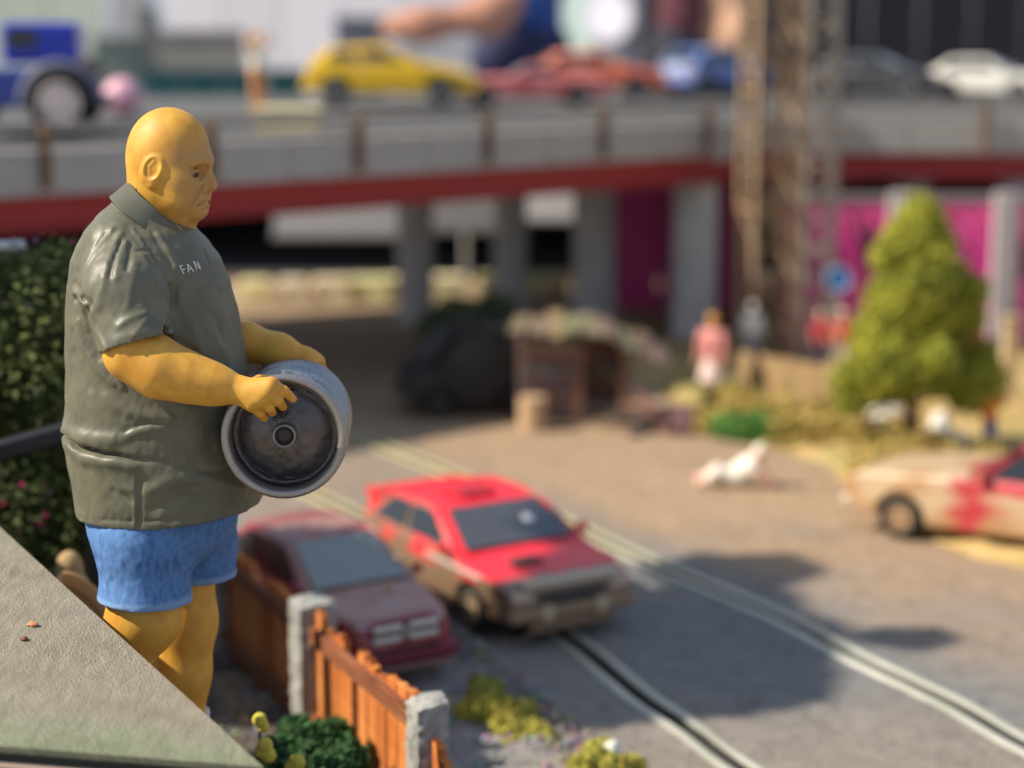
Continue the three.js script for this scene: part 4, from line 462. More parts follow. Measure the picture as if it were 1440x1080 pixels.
// side view profile in metres of the full-size car: x from tail to nose
function makeCar(name, label, cat, pos, turn, k, o, group) {
  const t = thing(name, label, cat, pos, turn, group); t.scale.setScalar(k); const W = o.W, L = o.L, r = o.r, b = o.b ?? .07; const cx = -L / 2;
  const sh = new THREE.Shape(), [xr, xf] = o.axles, y0 = o.sill, ar = r * 1.16; sh.moveTo(b, y0 + .12);
  sh.lineTo(xr - ar, y0 + .04); for (let i = 0; i <= 10; i++) { const a = Math.PI - i / 10 * Math.PI; sh.lineTo(xr + Math.cos(a) * ar, Math.max(y0, r * .9 + Math.sin(a) * ar)); } sh.lineTo(xf - ar, y0); for (let i = 0; i <= 10; i++) { const a = Math.PI - i / 10 * Math.PI; sh.lineTo(xf + Math.cos(a) * ar, Math.max(y0, r * .9 + Math.sin(a) * ar)); }
  for (const [x, y] of o.top) sh.lineTo(x, y); sh.closePath();
  const paintFn = o.paint; const taper = (x, z) => z * (1 - (o.noseIn ?? .1) * sstep(L * .7, L, x) ** 2 - (o.tailIn ?? .06) * sstep(L * .2, 0, x) ** 2);
  let g = tess(new THREE.ExtrudeGeometry(sh, { depth: W - 2 * b, bevelEnabled: true, bevelSize: b * .8, bevelThickness: b, bevelSegments: 3, bevelOffset: -b * .8 }).translate(0, 0, -W / 2 + b), o.edge ?? .16, 5);
  { const p = g.attributes.position; for (let i = 0; i < p.count; i++) { const x = p.getX(i), y = p.getY(i), z = p.getZ(i), bul = 1 - .05 * ((y - o.belt * .62) / .5) ** 2; p.setXYZ(i, x + cx, y + .03 * (1 - (2 * z / W) ** 2) * sstep(y0 + .2, o.belt, y) * (x > L * .6 || x < L * .2 ? 1 : 0), taper(x, z) * bul); } } g = mergeVertices(g.deleteAttribute('normal').deleteAttribute('uv')); g.computeVertexNormals();
  g = toCreased(g); part('body', paint(g, paintFn), o.mat ?? vmat(.4, { clearcoat: .3, clearcoatRoughness: .3 }), t);
  const [c0, c1, c2, c3] = o.cabin.map(([x, y]) => [x + cx, y]), inn = o.tumble ?? .13, wb = W / 2 - .05, wt = W / 2 - .05 - inn;
  const hw = y => lerp(wb, wt, clamp((y - c0[1]) / (c1[1] - c0[1])));
  if (o.cabin.length) {
    const q = (p, s) => V(p[0], p[1], s * hw(p[1])); const ps = [], face = (...v) => { for (let i = 1; i + 1 < v.length; i++) ps.push(v[0], v[i], v[i + 1]); };
    for (const s of [1, -1]) face(q(c0, s), q(c3, s), q(c2, s), q(c1, s)); face(q(c1, 1), q(c2, 1), q(c2, -1), q(c1, -1)); face(q(c2, 1), q(c3, 1), q(c3, -1), q(c2, -1)); face(q(c0, 1), q(c1, 1), q(c1, -1), q(c0, -1));
    let cg = tess(new THREE.BufferGeometry().setFromPoints(ps), .14, 5); { const p = cg.attributes.position; for (let i = 0; i < p.count; i++) { const z = p.getZ(i), y = p.getY(i); p.setY(i, y + .05 * (1 - (z / wb) ** 2) * sstep(c0[1], c1[1], y)); } } cg = mergeVertices(cg); cg.computeVertexNormals(); part('cabin', paint(toCreased(cg), paintFn), o.mat ?? vmat(.4, { clearcoat: .3, clearcoatRoughness: .3 }), t);
    const pane = (nm, pts, nrm, m = o.glass ?? glassD) => { const v = pts.map(p => p.clone().addScaledVector(nrm, .012)), w = v.map(p => p.clone().addScaledVector(nrm, .014)), f = []; for (const a of [v, w]) f.push(a[0], a[1], a[2], a[0], a[2], a[3]); for (let i = 0; i < 4; i++) { const j = (i + 1) % 4; f.push(v[i], v[j], w[j], v[i], w[j], w[i]); } const pg = new THREE.BufferGeometry().setFromPoints(f); pg.computeVertexNormals(); return part(nm, pg, m, t); };
    const bil = (a, b, c, d, u, v) => a.clone().lerp(b, u).lerp(d.clone().lerp(c, u), v), ins = (a, b, c, d, u0, u1, v0, v1) => [bil(a, b, c, d, u0, v0), bil(a, b, c, d, u1, v0), bil(a, b, c, d, u1, v1), bil(a, b, c, d, u0, v1)];
    const fr = [q(c3, -1), q(c3, 1), q(c2, 1), q(c2, -1)], n1 = V(c2[1] - c3[1], c3[0] - c2[0], 0).normalize(); const crown = .02; pane('windshield', ins(...fr, .07, .93, .08, .9), n1.clone(), o.wind).position.addScaledVector(n1, crown);
    const rr = [q(c0, 1), q(c0, -1), q(c1, -1), q(c1, 1)], n2 = V(-(c1[1] - c0[1]), c1[0] - c0[0], 0).normalize(); pane('rear_window', ins(...rr, .1, .9, .15, .88), n2).position.addScaledVector(n2, crown);
    for (const s of [1, -1]) { const sd = [q(c0, s), q(c3, s), q(c2, s), q(c1, s)], nn = V(0, inn / (c1[1] - c0[1]), s).normalize(); pane('side_window', ins(...sd, .12, .45, .14, .86), nn); pane('side_window', ins(...sd, .5, .9, .14, .86), nn); part('door_mirror', box(.12, .12, .14, c3[0] - .25, c3[1] + .1, s * (wb + .1), .03), o.mirror ?? vmatFor(o), t); }
  }
  for (const x of o.axles) for (const s of [1, -1]) wheel(t, x + cx, s * (W / 2 - .14), r, .22, o.rim);
  const nz = L + cx, hy = o.lampY ?? .66; if (o.front !== false) { for (const s of [1, -1]) part('headlight', box(.1, o.lampH ?? .16, o.lampW ?? .32, nz - (o.lampIn ?? .06), hy, s * (W / 2 - (o.lampOff ?? .3)), .04), o.lamp ?? mat([.55, .55, .5], .2), t); for (const s of [1, -1]) part('tail_light', box(.06, .14, .3, cx + .02, hy + .06, s * (W / 2 - .28), .02), mat([.3, .01, .01], .3), t); part('bumper', box(.16, .17, W * .92, nz - .02, o.bumpY ?? .42, 0, .06), o.bumper, t); part('rear_bumper', box(.16, .17, W * .92, cx + .02, o.bumpY ?? .42, 0, .06), o.bumper, t); }
  return t;
}
function vmatFor(o) { return mat(o.base, .5); }
function toCreased(g) { return g; }
const patch = (base, dirt, amt, f = 2.2, lowBias = 0) => (x, y, z, n) => { const v = fbm(x * f, y * f, z * f, 4) * 2 + fbm(x * f * 7, y * f * 7, z * f * 7, 2) * .8; const k = sstep(-.25, .45, v + amt + lowBias * (.65 - y)); return mix3(base, dirt, k).map(c => c * (1 + .15 * fbm(x * 20, y * 20, z * 20, 2))); };
const heading = (a, b) => Math.atan2(-(b.z - a.z), b.x - a.x); // turn that makes +x point from a to b
{ // red rally car on the near lane
  const f = G(742, 905), q = G(575, 800), th = heading(G(600, 797), G(806, 900));
  const k = .262, L = 4.2, W = 2.12, red = [.8, .014, .03], mud = [.2, .13, .075];
  const pf = (x, y, z, n) => { const side = n ? Math.abs(n[2]) : 0, v = fbm(x * 1.7, y * 1.7, z * 1.7 + 4, 4) * 2 + fbm(x * 14, y * 14, z * 14, 2); const k2 = n && n[1] > .7 ? sstep(.7, 1.1, v) * .6 : sstep(-.3, .35, v + (y < .72 ? .8 : .25)); const front = x > 1.75 ? sstep(-.2, .3, v + .8) : 0; return mix3(red, mud, Math.max(k2, front)).map(c => c * (1 + .2 * fbm(x * 25, y * 25, z * 25, 2))); };
  const mudM = vmat(.9), beige = mat([.5, .42, .32], .75), dk = mat([.05, .045, .04], .7);
  const c = G(806, 900); c.x -= Math.cos(th) * L / 2 * k; c.z += Math.sin(th) * L / 2 * k; const car = makeCar('red_rally_car', 'muddy red hatchback with rear spoiler driving on the near slot lane', 'car', [c.x, 0.004, c.z], th, k, { L, W, r: .33, sill: .26, belt: .92, axles: [.75, 3.3], top: [[4.14, .3], [4.2, .5], [4.16, .72], [4.0, .79], [3.2, .9], [2.95, .94], [.4, .98], [.12, .9], [.02, .6]], cabin: [[.1, .95], [.75, 1.38], [2.0, 1.4], [2.95, .93]], tumble: .2, paint: pf, base: red, rim: mat([.25, .17, .1], .7), bumper: mat([.3, .2, .12], .85), lamp: mat([.55, .42, .32], .5), lampY: .66, noseIn: .1, wind: mat([.07, .07, .075], .12, { clearcoat: 1, clearcoatRoughness: .05 }) });
  part('rear_spoiler', [box(.42, .05, 1.66, -2.12, 1.2, 0, .02), box(.3, .26, .05, -2.05, 1.08, .78, .02), box(.3, .26, .05, -2.05, 1.08, -.78, .02)], mat([.7, .03, .03], .45), car);
  part('roof_vent', [box(.5, .07, .6, -.45, 1.47, .1, .03), box(.05, .06, .5, -.18, 1.485, .1, .01)], mat([.45, .012, .025], .4), car); part('bonnet_scoop', box(.28, .045, .45, 1.3, .9, .25, .02), dk, car);
  part('light_bar', box(.2, .13, 1.5, 2.02, .8, 0, .05), beige, car); part('grille', box(.05, .2, 1.0, 2.09, .58, 0, .02), dk, car); part('skid_plate', box(.2, .22, 1.3, 2.0, .26, 0, .05), mat([.24, .16, .1], .9), car);
  for (const s of [-.42, .42]) part('fog_lamp', new THREE.CylinderGeometry(.11, .11, .06, 18).rotateZ(Math.PI / 2).translate(2.14, .44, s), mat([.5, .38, .26], .5), car);
  for (const s of [1, -1]) part('side_stripe', box(1.5, .06, .02, .75, .82, s * (W / 2 - .012), .005), mat([.5, .46, .4], .7), car);
  part('driver', [new THREE.SphereGeometry(.13, 16, 12).translate(.35, 1.12, -.35), box(.3, .3, .4, .25, .9, -.35, .08)], mat([.85, .82, .82], .4), car);
}
{ // maroon parked car behind the fence
  const front = G(572, 973), c = front.clone(), th = heading(V(-1.16, 0, -6.95), V(-.46, 0, -5.8)); const k = .237, L = 4.4, W = 1.8, m = [.27, .014, .028], dust = [.36, .22, .18];
  c.x -= Math.cos(th) * L / 2 * k; c.z += Math.sin(th) * L / 2 * k;
  const pf = (x, y, z, n) => { const v = fbm(x * 1.5, y * 1.5, z * 1.5 + 9, 4) * 1.6 + fbm(x * 16, y * 16, z * 16, 2); const up = n ? n[1] : 0; return mix3(m, dust, sstep(-.5, .6, v + (up > .7 ? .4 : -.45)) * .85).map(q => q * (1 + .2 * fbm(x * 30, y * 30, z * 30, 2))); };
  const car = makeCar('maroon_car', 'dusty maroon car with pale grille parked behind the wooden fence', 'car', [c.x, .012, c.z], th, k, { L, W, r: .34, sill: .24, belt: .98, axles: [.85, 3.45], top: [[4.34, .3], [4.4, .52], [4.36, .8], [4.22, .94], [3.4, 1.06], [3.15, 1.08], [.3, 1.1], [.06, .95], [.0, .6]], cabin: [[.2, 1.08], [.75, 1.56], [2.1, 1.6], [3.2, 1.06]], tumble: .18, paint: pf, base: m, rim: mat([.3, .3, .3], .5, { metalness: .6 }), bumper: vmatFor({ base: [.2, .02, .04] }), lamp: mat([.5, .5, .47], .25), lampY: .82, lampH: .18, lampW: .3, lampOff: .4, lampIn: .16, bumpY: .46, noseIn: .2, b: .15, wind: mat([.24, .25, .23], .3, { clearcoat: .6 }), glass: mat([.03, .03, .03], .3) });
  const gr = part('grille', box(.04, .27, 1.0, 2.18, .79, 0, .02), mat([.1, .02, .03], .6), car); const gm = mat([.75, .76, .72], .35, { metalness: .5 }); for (const [y, z] of [[.865, .27], [.865, -.27], [.715, .27], [.715, -.27]]) part('grille_insert', box(.05, .085, .44, 2.19, y, z, .02), gm, gr); part('badge', new THREE.CylinderGeometry(.07, .07, .03, 16).rotateZ(Math.PI / 2).translate(2.215, .79, 0), mat([.35, .3, .26], .5), gr);
  part('lower_lip', box(.16, .08, 1.5, 2.16, .3, 0, .03), mat([.28, .14, .12], .7), car); part('air_intake', box(.05, .12, 1.0, 2.225, .52, 0, .02), mat([.05, .006, .012], .6), car); const lf = P(462, 815, 6.3);
  { const w = car.localToWorld; car.updateMatrixWorld(); const leaf = part('fallen_leaf', new THREE.SphereGeometry(.02, 10, 6), mat([.55, .38, .1], .8), scene); leaf.scale.set(1, .25, .7); const p = car.localToWorld(V(1.25, 1.1, -.25)); leaf.position.copy(p); leaf.name = numbered('fallen_leaf'); tag(leaf, 'small yellow leaf on the bonnet of the maroon car', 'leaf'); }
}
{ // beige wreck at the right edge
  const w = G(1268, 757), th = heading(G(1268, 757), G(1440, 785)); const k = .3, L = 4.7, W = 1.8; const pf = patch([.55, .4, .25], [.42, .22, .09], -.05, 1.6, .3), pr = (x, y, z, n) => { const d = (x > .28 + .1 * noise(x * 3, y * 3, z) && x < .75 || y > .82 && x > -1.2 && x < .75) && n && (Math.abs(n[2]) > .5 || y > 1); return d ? mix3([.6, .02, .06], [.35, .05, .04], clamp(.5 + fbm(x * 9, y * 9, z * 9, 3) * 1.5)) : pf(x, y, z, n); };
  // its tail points left; the axle nearest the camera side is at w
  const dir = V(Math.cos(th), 0, -Math.sin(th)), nrm = V(-dir.z, 0, dir.x), c = w.clone().addScaledVector(dir, (L / 2 - .85) * k).addScaledVector(nrm, -(W / 2 - .14) * k);
  makeCar('beige_car', 'rusty beige car with one red door standing at the right edge', 'car', [c.x, .004, c.z], th + Math.PI, k, { L, W, r: .31, sill: .22, belt: .95, axles: [.9, 3.85], top: [[4.66, .3], [4.7, .5], [4.66, .76], [4.5, .86], [3.4, .95], [3.0, .98], [1.5, .98], [.35, .98], [.08, .9], [.0, .6]], cabin: [[.6, .96], [1.2, 1.38], [2.3, 1.4], [2.95, .96]], tumble: .2, paint: pr, base: [.5, .1, .06], rim: mat([.38, .24, .13], .8), bumper: mat([.6, .5, .38], .7), lamp: mat([.6, .5, .4], .5) });
}
{ // vehicles on the bridge deck
  const simple = (base, dirt = null) => patch(base, dirt ?? base.map(v => v * .6 + .1), -.35, 1.5, .2);
  const put = (name, label, cat, px, py, z0, turn, lenPx, o) => { const p = onDeck(px, py), z = -p.z; makeCar(name, label, cat, [p.x, p.y + .004, p.z], turn, (lenPx / F * (z + .1)) / o.L / Math.max(.35, Math.abs(Math.cos(turn))), { L: 4.2, W: 1.75, r: .33, sill: .24, belt: .9, axles: [.8, 3.3], top: [[4.14, .3], [4.2, .5], [4.15, .74], [4.0, .8], [3.1, .93], [.3, .96], [.08, .88], [0, .6]], cabin: [[.15, .95], [.85, 1.38], [2.05, 1.4], [3.0, .93]], rim: mat([.3, .3, .3], .5, { metalness: .6 }), bumper: mat(o.base, .5), ...o, paint: o.paint ?? simple(o.base) }); };
  put('yellow_car', 'bright yellow car on the bridge', 'car', 550, 147, 15.6, .06, 236, { L: 4.2, base: [.85, .52, .005], top: [[4.14, .3], [4.2, .5], [4.1, .7], [3.7, .82], [3.0, .95], [.5, 1.0], [.15, .94], [0, .6]], cabin: [[.15, .98], [.6, 1.32], [1.9, 1.4], [2.9, .95]], tumble: .22 });
  put('pink_classic_car', 'low pink and red classic car on the bridge in front of the orange car', 'car', 742, 150, 13.6, Math.PI + .12, 215, { L: 4.8, r: .32, base: [.75, .2, .2], axles: [.95, 3.8], top: [[4.74, .3], [4.8, .5], [4.75, .76], [4.6, .82], [3.2, .9], [1.2, .9], [.1, .86], [0, .6]], cabin: [[1.3, .9], [1.7, 1.2], [2.4, 1.22], [2.9, .9]], paint: patch([.72, .24, .22], [.5, .04, .06], -.05, 1.2), lamp: mat([.8, .35, .3], .4) });
  put('orange_car', 'orange red car behind the pink classic car on the bridge', 'car', 842, 137, 16.6, .1, 190, { L: 4.4, base: [.85, .17, .07], paint: patch([.85, .17, .07], [.7, .42, .3], -.2, 1.4) });
  put('blue_car', 'small pale blue car on the bridge left of the rusty mast', 'car', 1004, 132, 15.2, .75, 118, { L: 3.8, W: 1.7, axles: [.65, 3.1], base: [.12, .2, .5], top: [[3.74, .3], [3.8, .5], [3.76, .78], [3.6, .86], [3.0, .95], [.3, .96], [.08, .88], [0, .6]], cabin: [[.1, .95], [.6, 1.42], [1.9, 1.44], [2.9, .95]], wind: mat([.45, .52, .6], .3), paint: patch([.1, .17, .5], [.4, .47, .55], -.1, 1.2) });
  put('dark_grey_car', 'dark grey car on the bridge right of the masts', 'car', 1238, 138, 15.0, -.35, 170, { L: 4.4, base: [.05, .05, .055], wind: mat([.3, .32, .36], .2), paint: patch([.045, .045, .05], [.14, .14, .14], -.2, 1.3) });
  put('white_car', 'white car on the bridge at the right edge', 'car', 1392, 140, 15.4, -.45, 150, { L: 4.3, base: [.75, .73, .68], paint: patch([.78, .75, .68], [.5, .47, .42], -.3, 1.3) });
  // big-wheeled blue pickup, seen from behind its rear wheel
  const p = onDeck(52, 188), t = thing('blue_pickup', 'blue pickup truck with big wheels at the left end of the bridge', 'pickup truck', [p.x, p.y + .004, p.z], .12); const k = (.1 - p.z) / F, bl = [.006, .03, .45], q = (w, h, x, y, z, d, rr = .012) => box(w * k, h * k, d, x * k, y * k, z, rr);
  part('body', tess(q(150, 52, -15, 62, 0, .5, .02), .06), mat([.015, .05, .32], .45, { clearcoat: .4 }), t); part('cab', q(100, 55, 16, 122, 0, .44, .03), mat(bl, .4, { clearcoat: .4 }), t); part('side_window', q(40, 26, -8, 128, .222, .012, .004), glassD, t); part('rear_panel', q(14, 70, 76, 68, 0, .46), mat([.16, .1, .1], .7), t); part('bumper', q(26, 16, 86, 44, 0, .5), mat([.08, .07, .07], .6), t);
  for (const [x, z] of [[42, .27], [42, -.27], [-100, .27], [-100, -.27]]) wheel(t, x * k, z, 43 * k, .11, mat([.72, .62, .6], .5)); part('wheel_arch', new THREE.TorusGeometry(50 * k, 8 * k, 8, 24, Math.PI).translate(42 * k, 43 * k, .25), mat([.12, .13, .2], .6), t);
  const bf = onDeck(172, 160), b = P(172, 136, -bf.z), ball = thing('pink_balloon', 'round pink balloon on the bridge behind the pickup', 'balloon', [b.x, b.y, b.z]); part('skin', new THREE.SphereGeometry(.125, 32, 24).scale(1, .95, 1), mat([.75, .4, .5], .4), ball); part('knot', new THREE.ConeGeometry(.03, .05, 10).translate(0, -.13, 0), mat([.6, .28, .38], .5), ball); part('weight', bar(V(0, -.14, 0), V(0, bf.y - b.y, 0), .006), mat([.5, .5, .5], .6), ball);
}
{ // black van and shack beside the road
  const a = G(660, 592), th = -.35; makeCar('black_van', 'black van parked in the shade left of the wooden shack', 'van', [a.x - .02, .003, a.z - .3], Math.PI + .25, .27, { L: 2.7, W: 1.8, r: .3, sill: .24, belt: 1.0, axles: [.55, 2.1], top: [[2.66, .3], [2.7, .5], [2.66, .9], [2.5, 1.0], [2.3, 1.06], [.1, 1.1], [.02, .9], [0, .5]], cabin: [[.02, 1.05], [.12, 1.75], [1.7, 1.75], [2.35, 1.02]], tumble: .1, paint: patch([.006, .006, .008], [.02, .02, .022], -.3, 2), base: [.01, .01, .01], rim: mat([.03, .03, .03], .6), bumper: mat([.01, .01, .01], .6), lamp: mat([.05, .05, .05], .3), glass: mat([.012, .012, .014], .5), wind: mat([.012, .012, .014], .5), mat: vmat(.6) });
  const s = G(800, 596), t = thing('wooden_shack', 'weathered plank shack with sagging roof and dark open front', 'shack', s); const k = 10.2 / F, r = rng(12), wc = () => mat([.15, .115, .085].map(v => v * (.7 + .6 * r())), .9), wcs = [wc(), wc(), wc(), wc(), wc()];
  for (let i = 0; i < 8; i++) part('wall_plank', box((70 + 18 * r()) * k, (10 + 4 * r()) * k, .03, 0, 0, 0, .004).rotateZ((r() - .5) * .14).translate((-28 + 6 * (r() - .5)) * k, (20 + i * 13) * k, .02 + .02 * (r() - .5)).rotateY(.1), wcs[i % 5], t);
  for (let i = 0; i < 7; i++) part('side_plank', box(.03, 13 * k, .34, -66 * k, (20 + i * 14.4) * k, -.17, .004), wcs[(i + 2) % 5], t); for (let i = 0; i < 6; i++) part('back_plank', box(140 * k, 16 * k, .02, 10 * k, (16 + i * 17) * k, -.4, .003), wcs[i % 3], t);
  for (const x of [14, 76]) part('corner_post', box(11 * k, 105 * k, .04, x * k, 52 * k, .02, .005), wcs[1], t);
  const rt = [.2, .15, .1]; for (let i = 0; i < 9; i++) { const o = part('roof_plank', box(23 * k, .025, .5, 0, 0, 0, .004), mat(rt.map(v => v * (.75 + .4 * r())), .9), t); const x = -66 + i * 24; o.position.set(x * k, (128 - (x > 40 ? (x - 40) * .45 : 0) + r() * 4) * k, -.16); o.rotation.set(.1 + (r() - .5) * .16, (r() - .5) * .2, (x > 40 ? -.42 : .02) + (r() - .5) * .16); }
  part('log_seat', new THREE.CylinderGeometry(19 * k, 20 * k, 44 * k, 14).translate(-50 * k, 22 * k, .14), mat([.48, .32, .18], .9), t);
  const tl = thing('timber_heap', 'heap of grey broken timber right of the wooden shack', 'timber', G(925, 612)); for (let i = 0; i < 16; i++) { const o = part('timber', box(.12 + .3 * r(), .022, .035, 0, 0, 0, .004), wcs[i % 5], tl); o.position.set((r() - .6) * .42, .03 + .14 * r() * (1 - i / 20), (r() - .5) * .2 - .1); o.rotation.set(r() * .6, r() * 3, (r() - .5) * 1.0); }
}
// ---------------------------------------------------------------- small figures
const skinM = mat([.68, .4, .28], .6);
function figure(label, pos, h, turn, o, group) {
  const t = thing('person', label, 'person', pos, turn, group), k = h / 1.75, U = (x, y, z) => V(x * k, y * k, z * k), c = (a, b, r, r2 = r) => cap(U(...a), U(...b), r * k, r2 * k); const aR = o.armR ?? [[.2, 1.42, 0], [.26, 1.15, .03], [.26, .9, .1]], aL = o.armL ?? [[-.2, 1.42, 0], [-.26, 1.15, .03], [-.26, .9, .1]];
  const leg = s => { const L = (s > 0 ? o.legR : o.legL) ?? [[s * .09, .88, 0], [s * .1, .48, .03], [s * .11, .08, 0]]; return union([c(L[0], L[1], .085, .062), c(L[1], L[2], .06, .04), c(L[2], [L[2][0], L[2][1] - .04, L[2][2] + .13], .04, .032)], .03 * k); };
  const arm = A => union([c(A[0], A[1], .052, .042), c(A[1], A[2], .04, .03), c(A[2], [A[2][0], A[2][1] - .1, A[2][2] + .03], .034, .022)], .02 * k), hip = o.hip ?? 0, torso = union([c([0, .95, 0], [0, 1.12, 0], .14, .125), c([-.09, 1.34, 0], [.09, 1.34, 0], .1), c([0, 1.1, 0], [0, 1.36, 0], .125, .12)], .06 * k), head = union([ell(U(0, 1.64, .01), .078 * k, .105 * k, .095 * k), c([0, 1.4, 0], [0, 1.56, 0], .055), c([0, 1.63, .1], [0, 1.61, .115], .014), c([-.075, 1.63, 0], [.075, 1.63, 0], .022)], .025 * k);
  const ar = arm(aR), al = arm(aL), lr = leg(1), ll = leg(-1), all = (x, y, z) => smin(smin(smin(torso(x, y, z), head(x, y, z), .03 * k), Math.min(ar(x, y, z), al(x, y, z)), .03 * k), smin(lr(x, y, z), ll(x, y, z), .02 * k), .04 * k);
  const lo = U(-.75, -.05, -.55), hi = U(.75, 1.95, .6), cell = Math.max(.014 * k, .004); part('body', nets(all, lo, hi, cell), o.skin ?? skinM, t);
  const cloth = (nm, f, col) => part(nm, nets(f, lo, hi, cell), mat(col, .8), t);
  if (o.top) cloth('top', (x, y, z) => Math.max(Math.min(torso(x, y, z), Math.min(ar(x, y, z), al(x, y, z)) + .0) - .014 * k, .92 * k - y, y - 1.47 * k, Math.max(Math.abs(x) - (o.sleeve ?? .28) * k, -9)), o.top);
  if (o.bottom) cloth('trousers', (x, y, z) => Math.max(Math.min(torso(x, y, z), lr(x, y, z), ll(x, y, z)) - .014 * k, (o.bottomLow ?? .12) * k - y, y - 1.0 * k), o.bottom);
  if (o.skirt) cloth('skirt', (x, y, z) => Math.max(cap(U(0, 1.0, 0), U(0, .55, 0), .13 * k, .25 * k)(x, y, z), .52 * k - y, y - 1.04 * k), o.skirt);
  if (o.hair) cloth('hair', (x, y, z) => Math.max(ell(U(0, 1.66, -.015), .1 * k, .115 * k, .115 * k)(x, y, z), Math.min(z - .03 * k, 1.68 * k - y), (o.hairLow ?? 1.5) * k - y), o.hair);
  if (o.hat) cloth('hat', (x, y, z) => Math.max(Math.min(ell(U(0, 1.7, 0), .1 * k, .1 * k, .11 * k)(x, y, z), ell(U(0, 1.69, .02), .17 * k, .022 * k, .18 * k)(x, y, z)), 1.66 * k - y), o.hat);
  return t;
}
figure('figure with orange hair in pink top and white skirt on the grass', G(1000, 574), .53, -.5, { hair: [.7, .3, .03], hairLow: 1.42, top: [.75, .3, .28], skirt: [.82, .62, .56], skin: mat([.7, .38, .16], .6) });
figure('white haired figure in pale clothes behind the plank fence', G(1056, 520), .42, .2, { hair: [.85, .85, .85], top: [.75, .75, .76], bottom: [.3, .3, .34], skin: mat([.75, .68, .64], .6) });
figure('figure in red top and dark trousers under the blue round sign', G(1152, 528), .4, .4, { hair: [.6, .5, .3], top: [.6, .03, .06], bottom: [.04, .03, .1], armR: [[.2, 1.42, 0], [.3, 1.2, .1], [.2, 1.1, .3]] });
figure('figure with straw hat and orange red shirt beside the blue sign', G(1180, 532), .42, -.3, { hat: [.72, .6, .4], hair: [.6, .5, .3], top: [.72, .13, .06], bottom: [.5, .4, .35] });
figure('figure in orange top and blue trousers by the beige car', G(1390, 645), .36, .5, { hair: [.5, .14, .03], top: [.8, .24, .04], bottom: [.03, .08, .35], skin: mat([.62, .25, .1], .6), armR: [[.2, 1.42, 0], [.38, 1.4, .1], [.3, 1.62, .15]] });
{ const p = onDeck(363, 160); figure('small orange skinned figure in white shirt walking along the bridge', p, .52, .9, { hair: [.8, .38, .06], top: [.85, .78, .6], bottom: [.7, .3, .1], skin: mat([.8, .38, .1], .6), armR: [[.2, 1.42, 0], [.32, 1.55, .1], [.2, 1.75, .12]], armL: [[-.2, 1.42, 0], [-.32, 1.55, .1], [-.2, 1.75, .12]] }); }
{ // figure lying on the road
  const g = G(1042, 684), t = thing('person', 'figure in white clothes lying propped up on the dusty road', 'person', g, -.12); const C = (pts, k) => chain(pts.map(([x, y, z, r]) => [V(x, y, z), r]), k), f = union([C([[-.03, .05, 0, .045], [.03, .085, 0, .048], [.055, .125, 0, .036]], .03), C([[.085, .165, .01, .03], [.075, .15, .005, .02]], .02), C([[-.03, .045, .02, .034], [-.11, .075, .03, .027], [-.17, .022, .03, .019], [-.19, .022, .04, .018]], .015), C([[-.03, .045, -.02, .034], [-.12, .035, -.04, .026], [-.2, .022, -.05, .018]], .015), C([[.05, .115, .04, .02], [.1, .06, .05, .016], [.135, .02, .04, .013], [.155, .016, .045, .011]], .012), C([[.05, .115, -.04, .02], [.09, .07, -.07, .016], [.12, .02, -.08, .012]], .012)], .015);
  part('body', nets(f, V(-.26, -.01, -.14), V(.22, .22, .14), .005), mat([.75, .42, .34], .6), t); part('white_suit', nets((x, y, z) => Math.max(f(x, y, z) - .005, x - .075 + (y > .13 ? (y - .13) * 2 : 0), -.165 - x), V(-.26, -.01, -.14), V(.22, .22, .14), .005), mat([.82, .76, .66], .8), t); part('hair', nets((x, y, z) => Math.max(ell(V(.083, .172, .008), .034, .034, .035)(x, y, z), -(y - .16) + (x - .08) * .8), V(0, .1, -.06), V(.14, .23, .08), .004), mat([.8, .74, .6], .8), t);
}
function bigFigure(label, z, parts, base) { const k = (z + .1) / F, b = P(base[0], base[1], z), t = thing('person', label, 'person', [b.x, 0, b.z]); const L = (px, py, dz) => { const p = P(px, py, z); return V(p.x - b.x, p.y, p.z - b.z + dz); };
  for (const [nm, col, chains] of parts) { const fs = chains.map(c => chain(c.map(([x, y, dz, r]) => [L(x, y, dz), r * k]), .25)), f = union(fs, .2); const pts = chains.flat(), m = Math.max(...pts.map(p => p[3])) * k + .1, xs = pts.map(p => L(p[0], p[1], p[2])); const lo = V(Math.min(...xs.map(p => p.x)) - m, Math.min(...xs.map(p => p.y)) - m, Math.min(...xs.map(p => p.z)) - m), hi = V(Math.max(...xs.map(p => p.x)) + m, Math.max(...xs.map(p => p.y)) + m, Math.max(...xs.map(p => p.z)) + m); part(nm, nets(f, lo, hi, .07), mat(col, .8), t); } return t; }
bigFigure('tall spectator in blue shirt leaning a bare forearm behind the bridge', 22, [['body', [.5, .24, .16], [[[745, -250, 0, 34], [745, -190, 0, 22], [742, -120, 0, 36], [742, 60, 0, 42]], [[742, -110, 0, 28], [752, -20, .5, 24], [690, 22, .9, 23], [600, 36, 1.0, 19], [560, 40, 1.0, 17]], [[730, 60, 0, 30], [728, 180, 0, 24], [728, 300, 0, 16]], [[760, 60, 0, 30], [762, 180, 0, 24], [762, 300, 0, 16]]]], ['blue_shirt', [.03, .09, .36], [[[742, -120, 0, 44], [742, 30, 0, 48]], [[742, -110, 0, 36], [756, -20, .5, 32], [734, 6, .6, 29]]]], ['navy_trousers', [.02, .025, .08], [[[715, 66, .2, 46], [700, 84, .2, 40]], [[728, 70, 0, 44], [728, 280, 0, 30]], [[762, 70, 0, 42], [762, 280, 0, 30]]]]], [742, 300]);
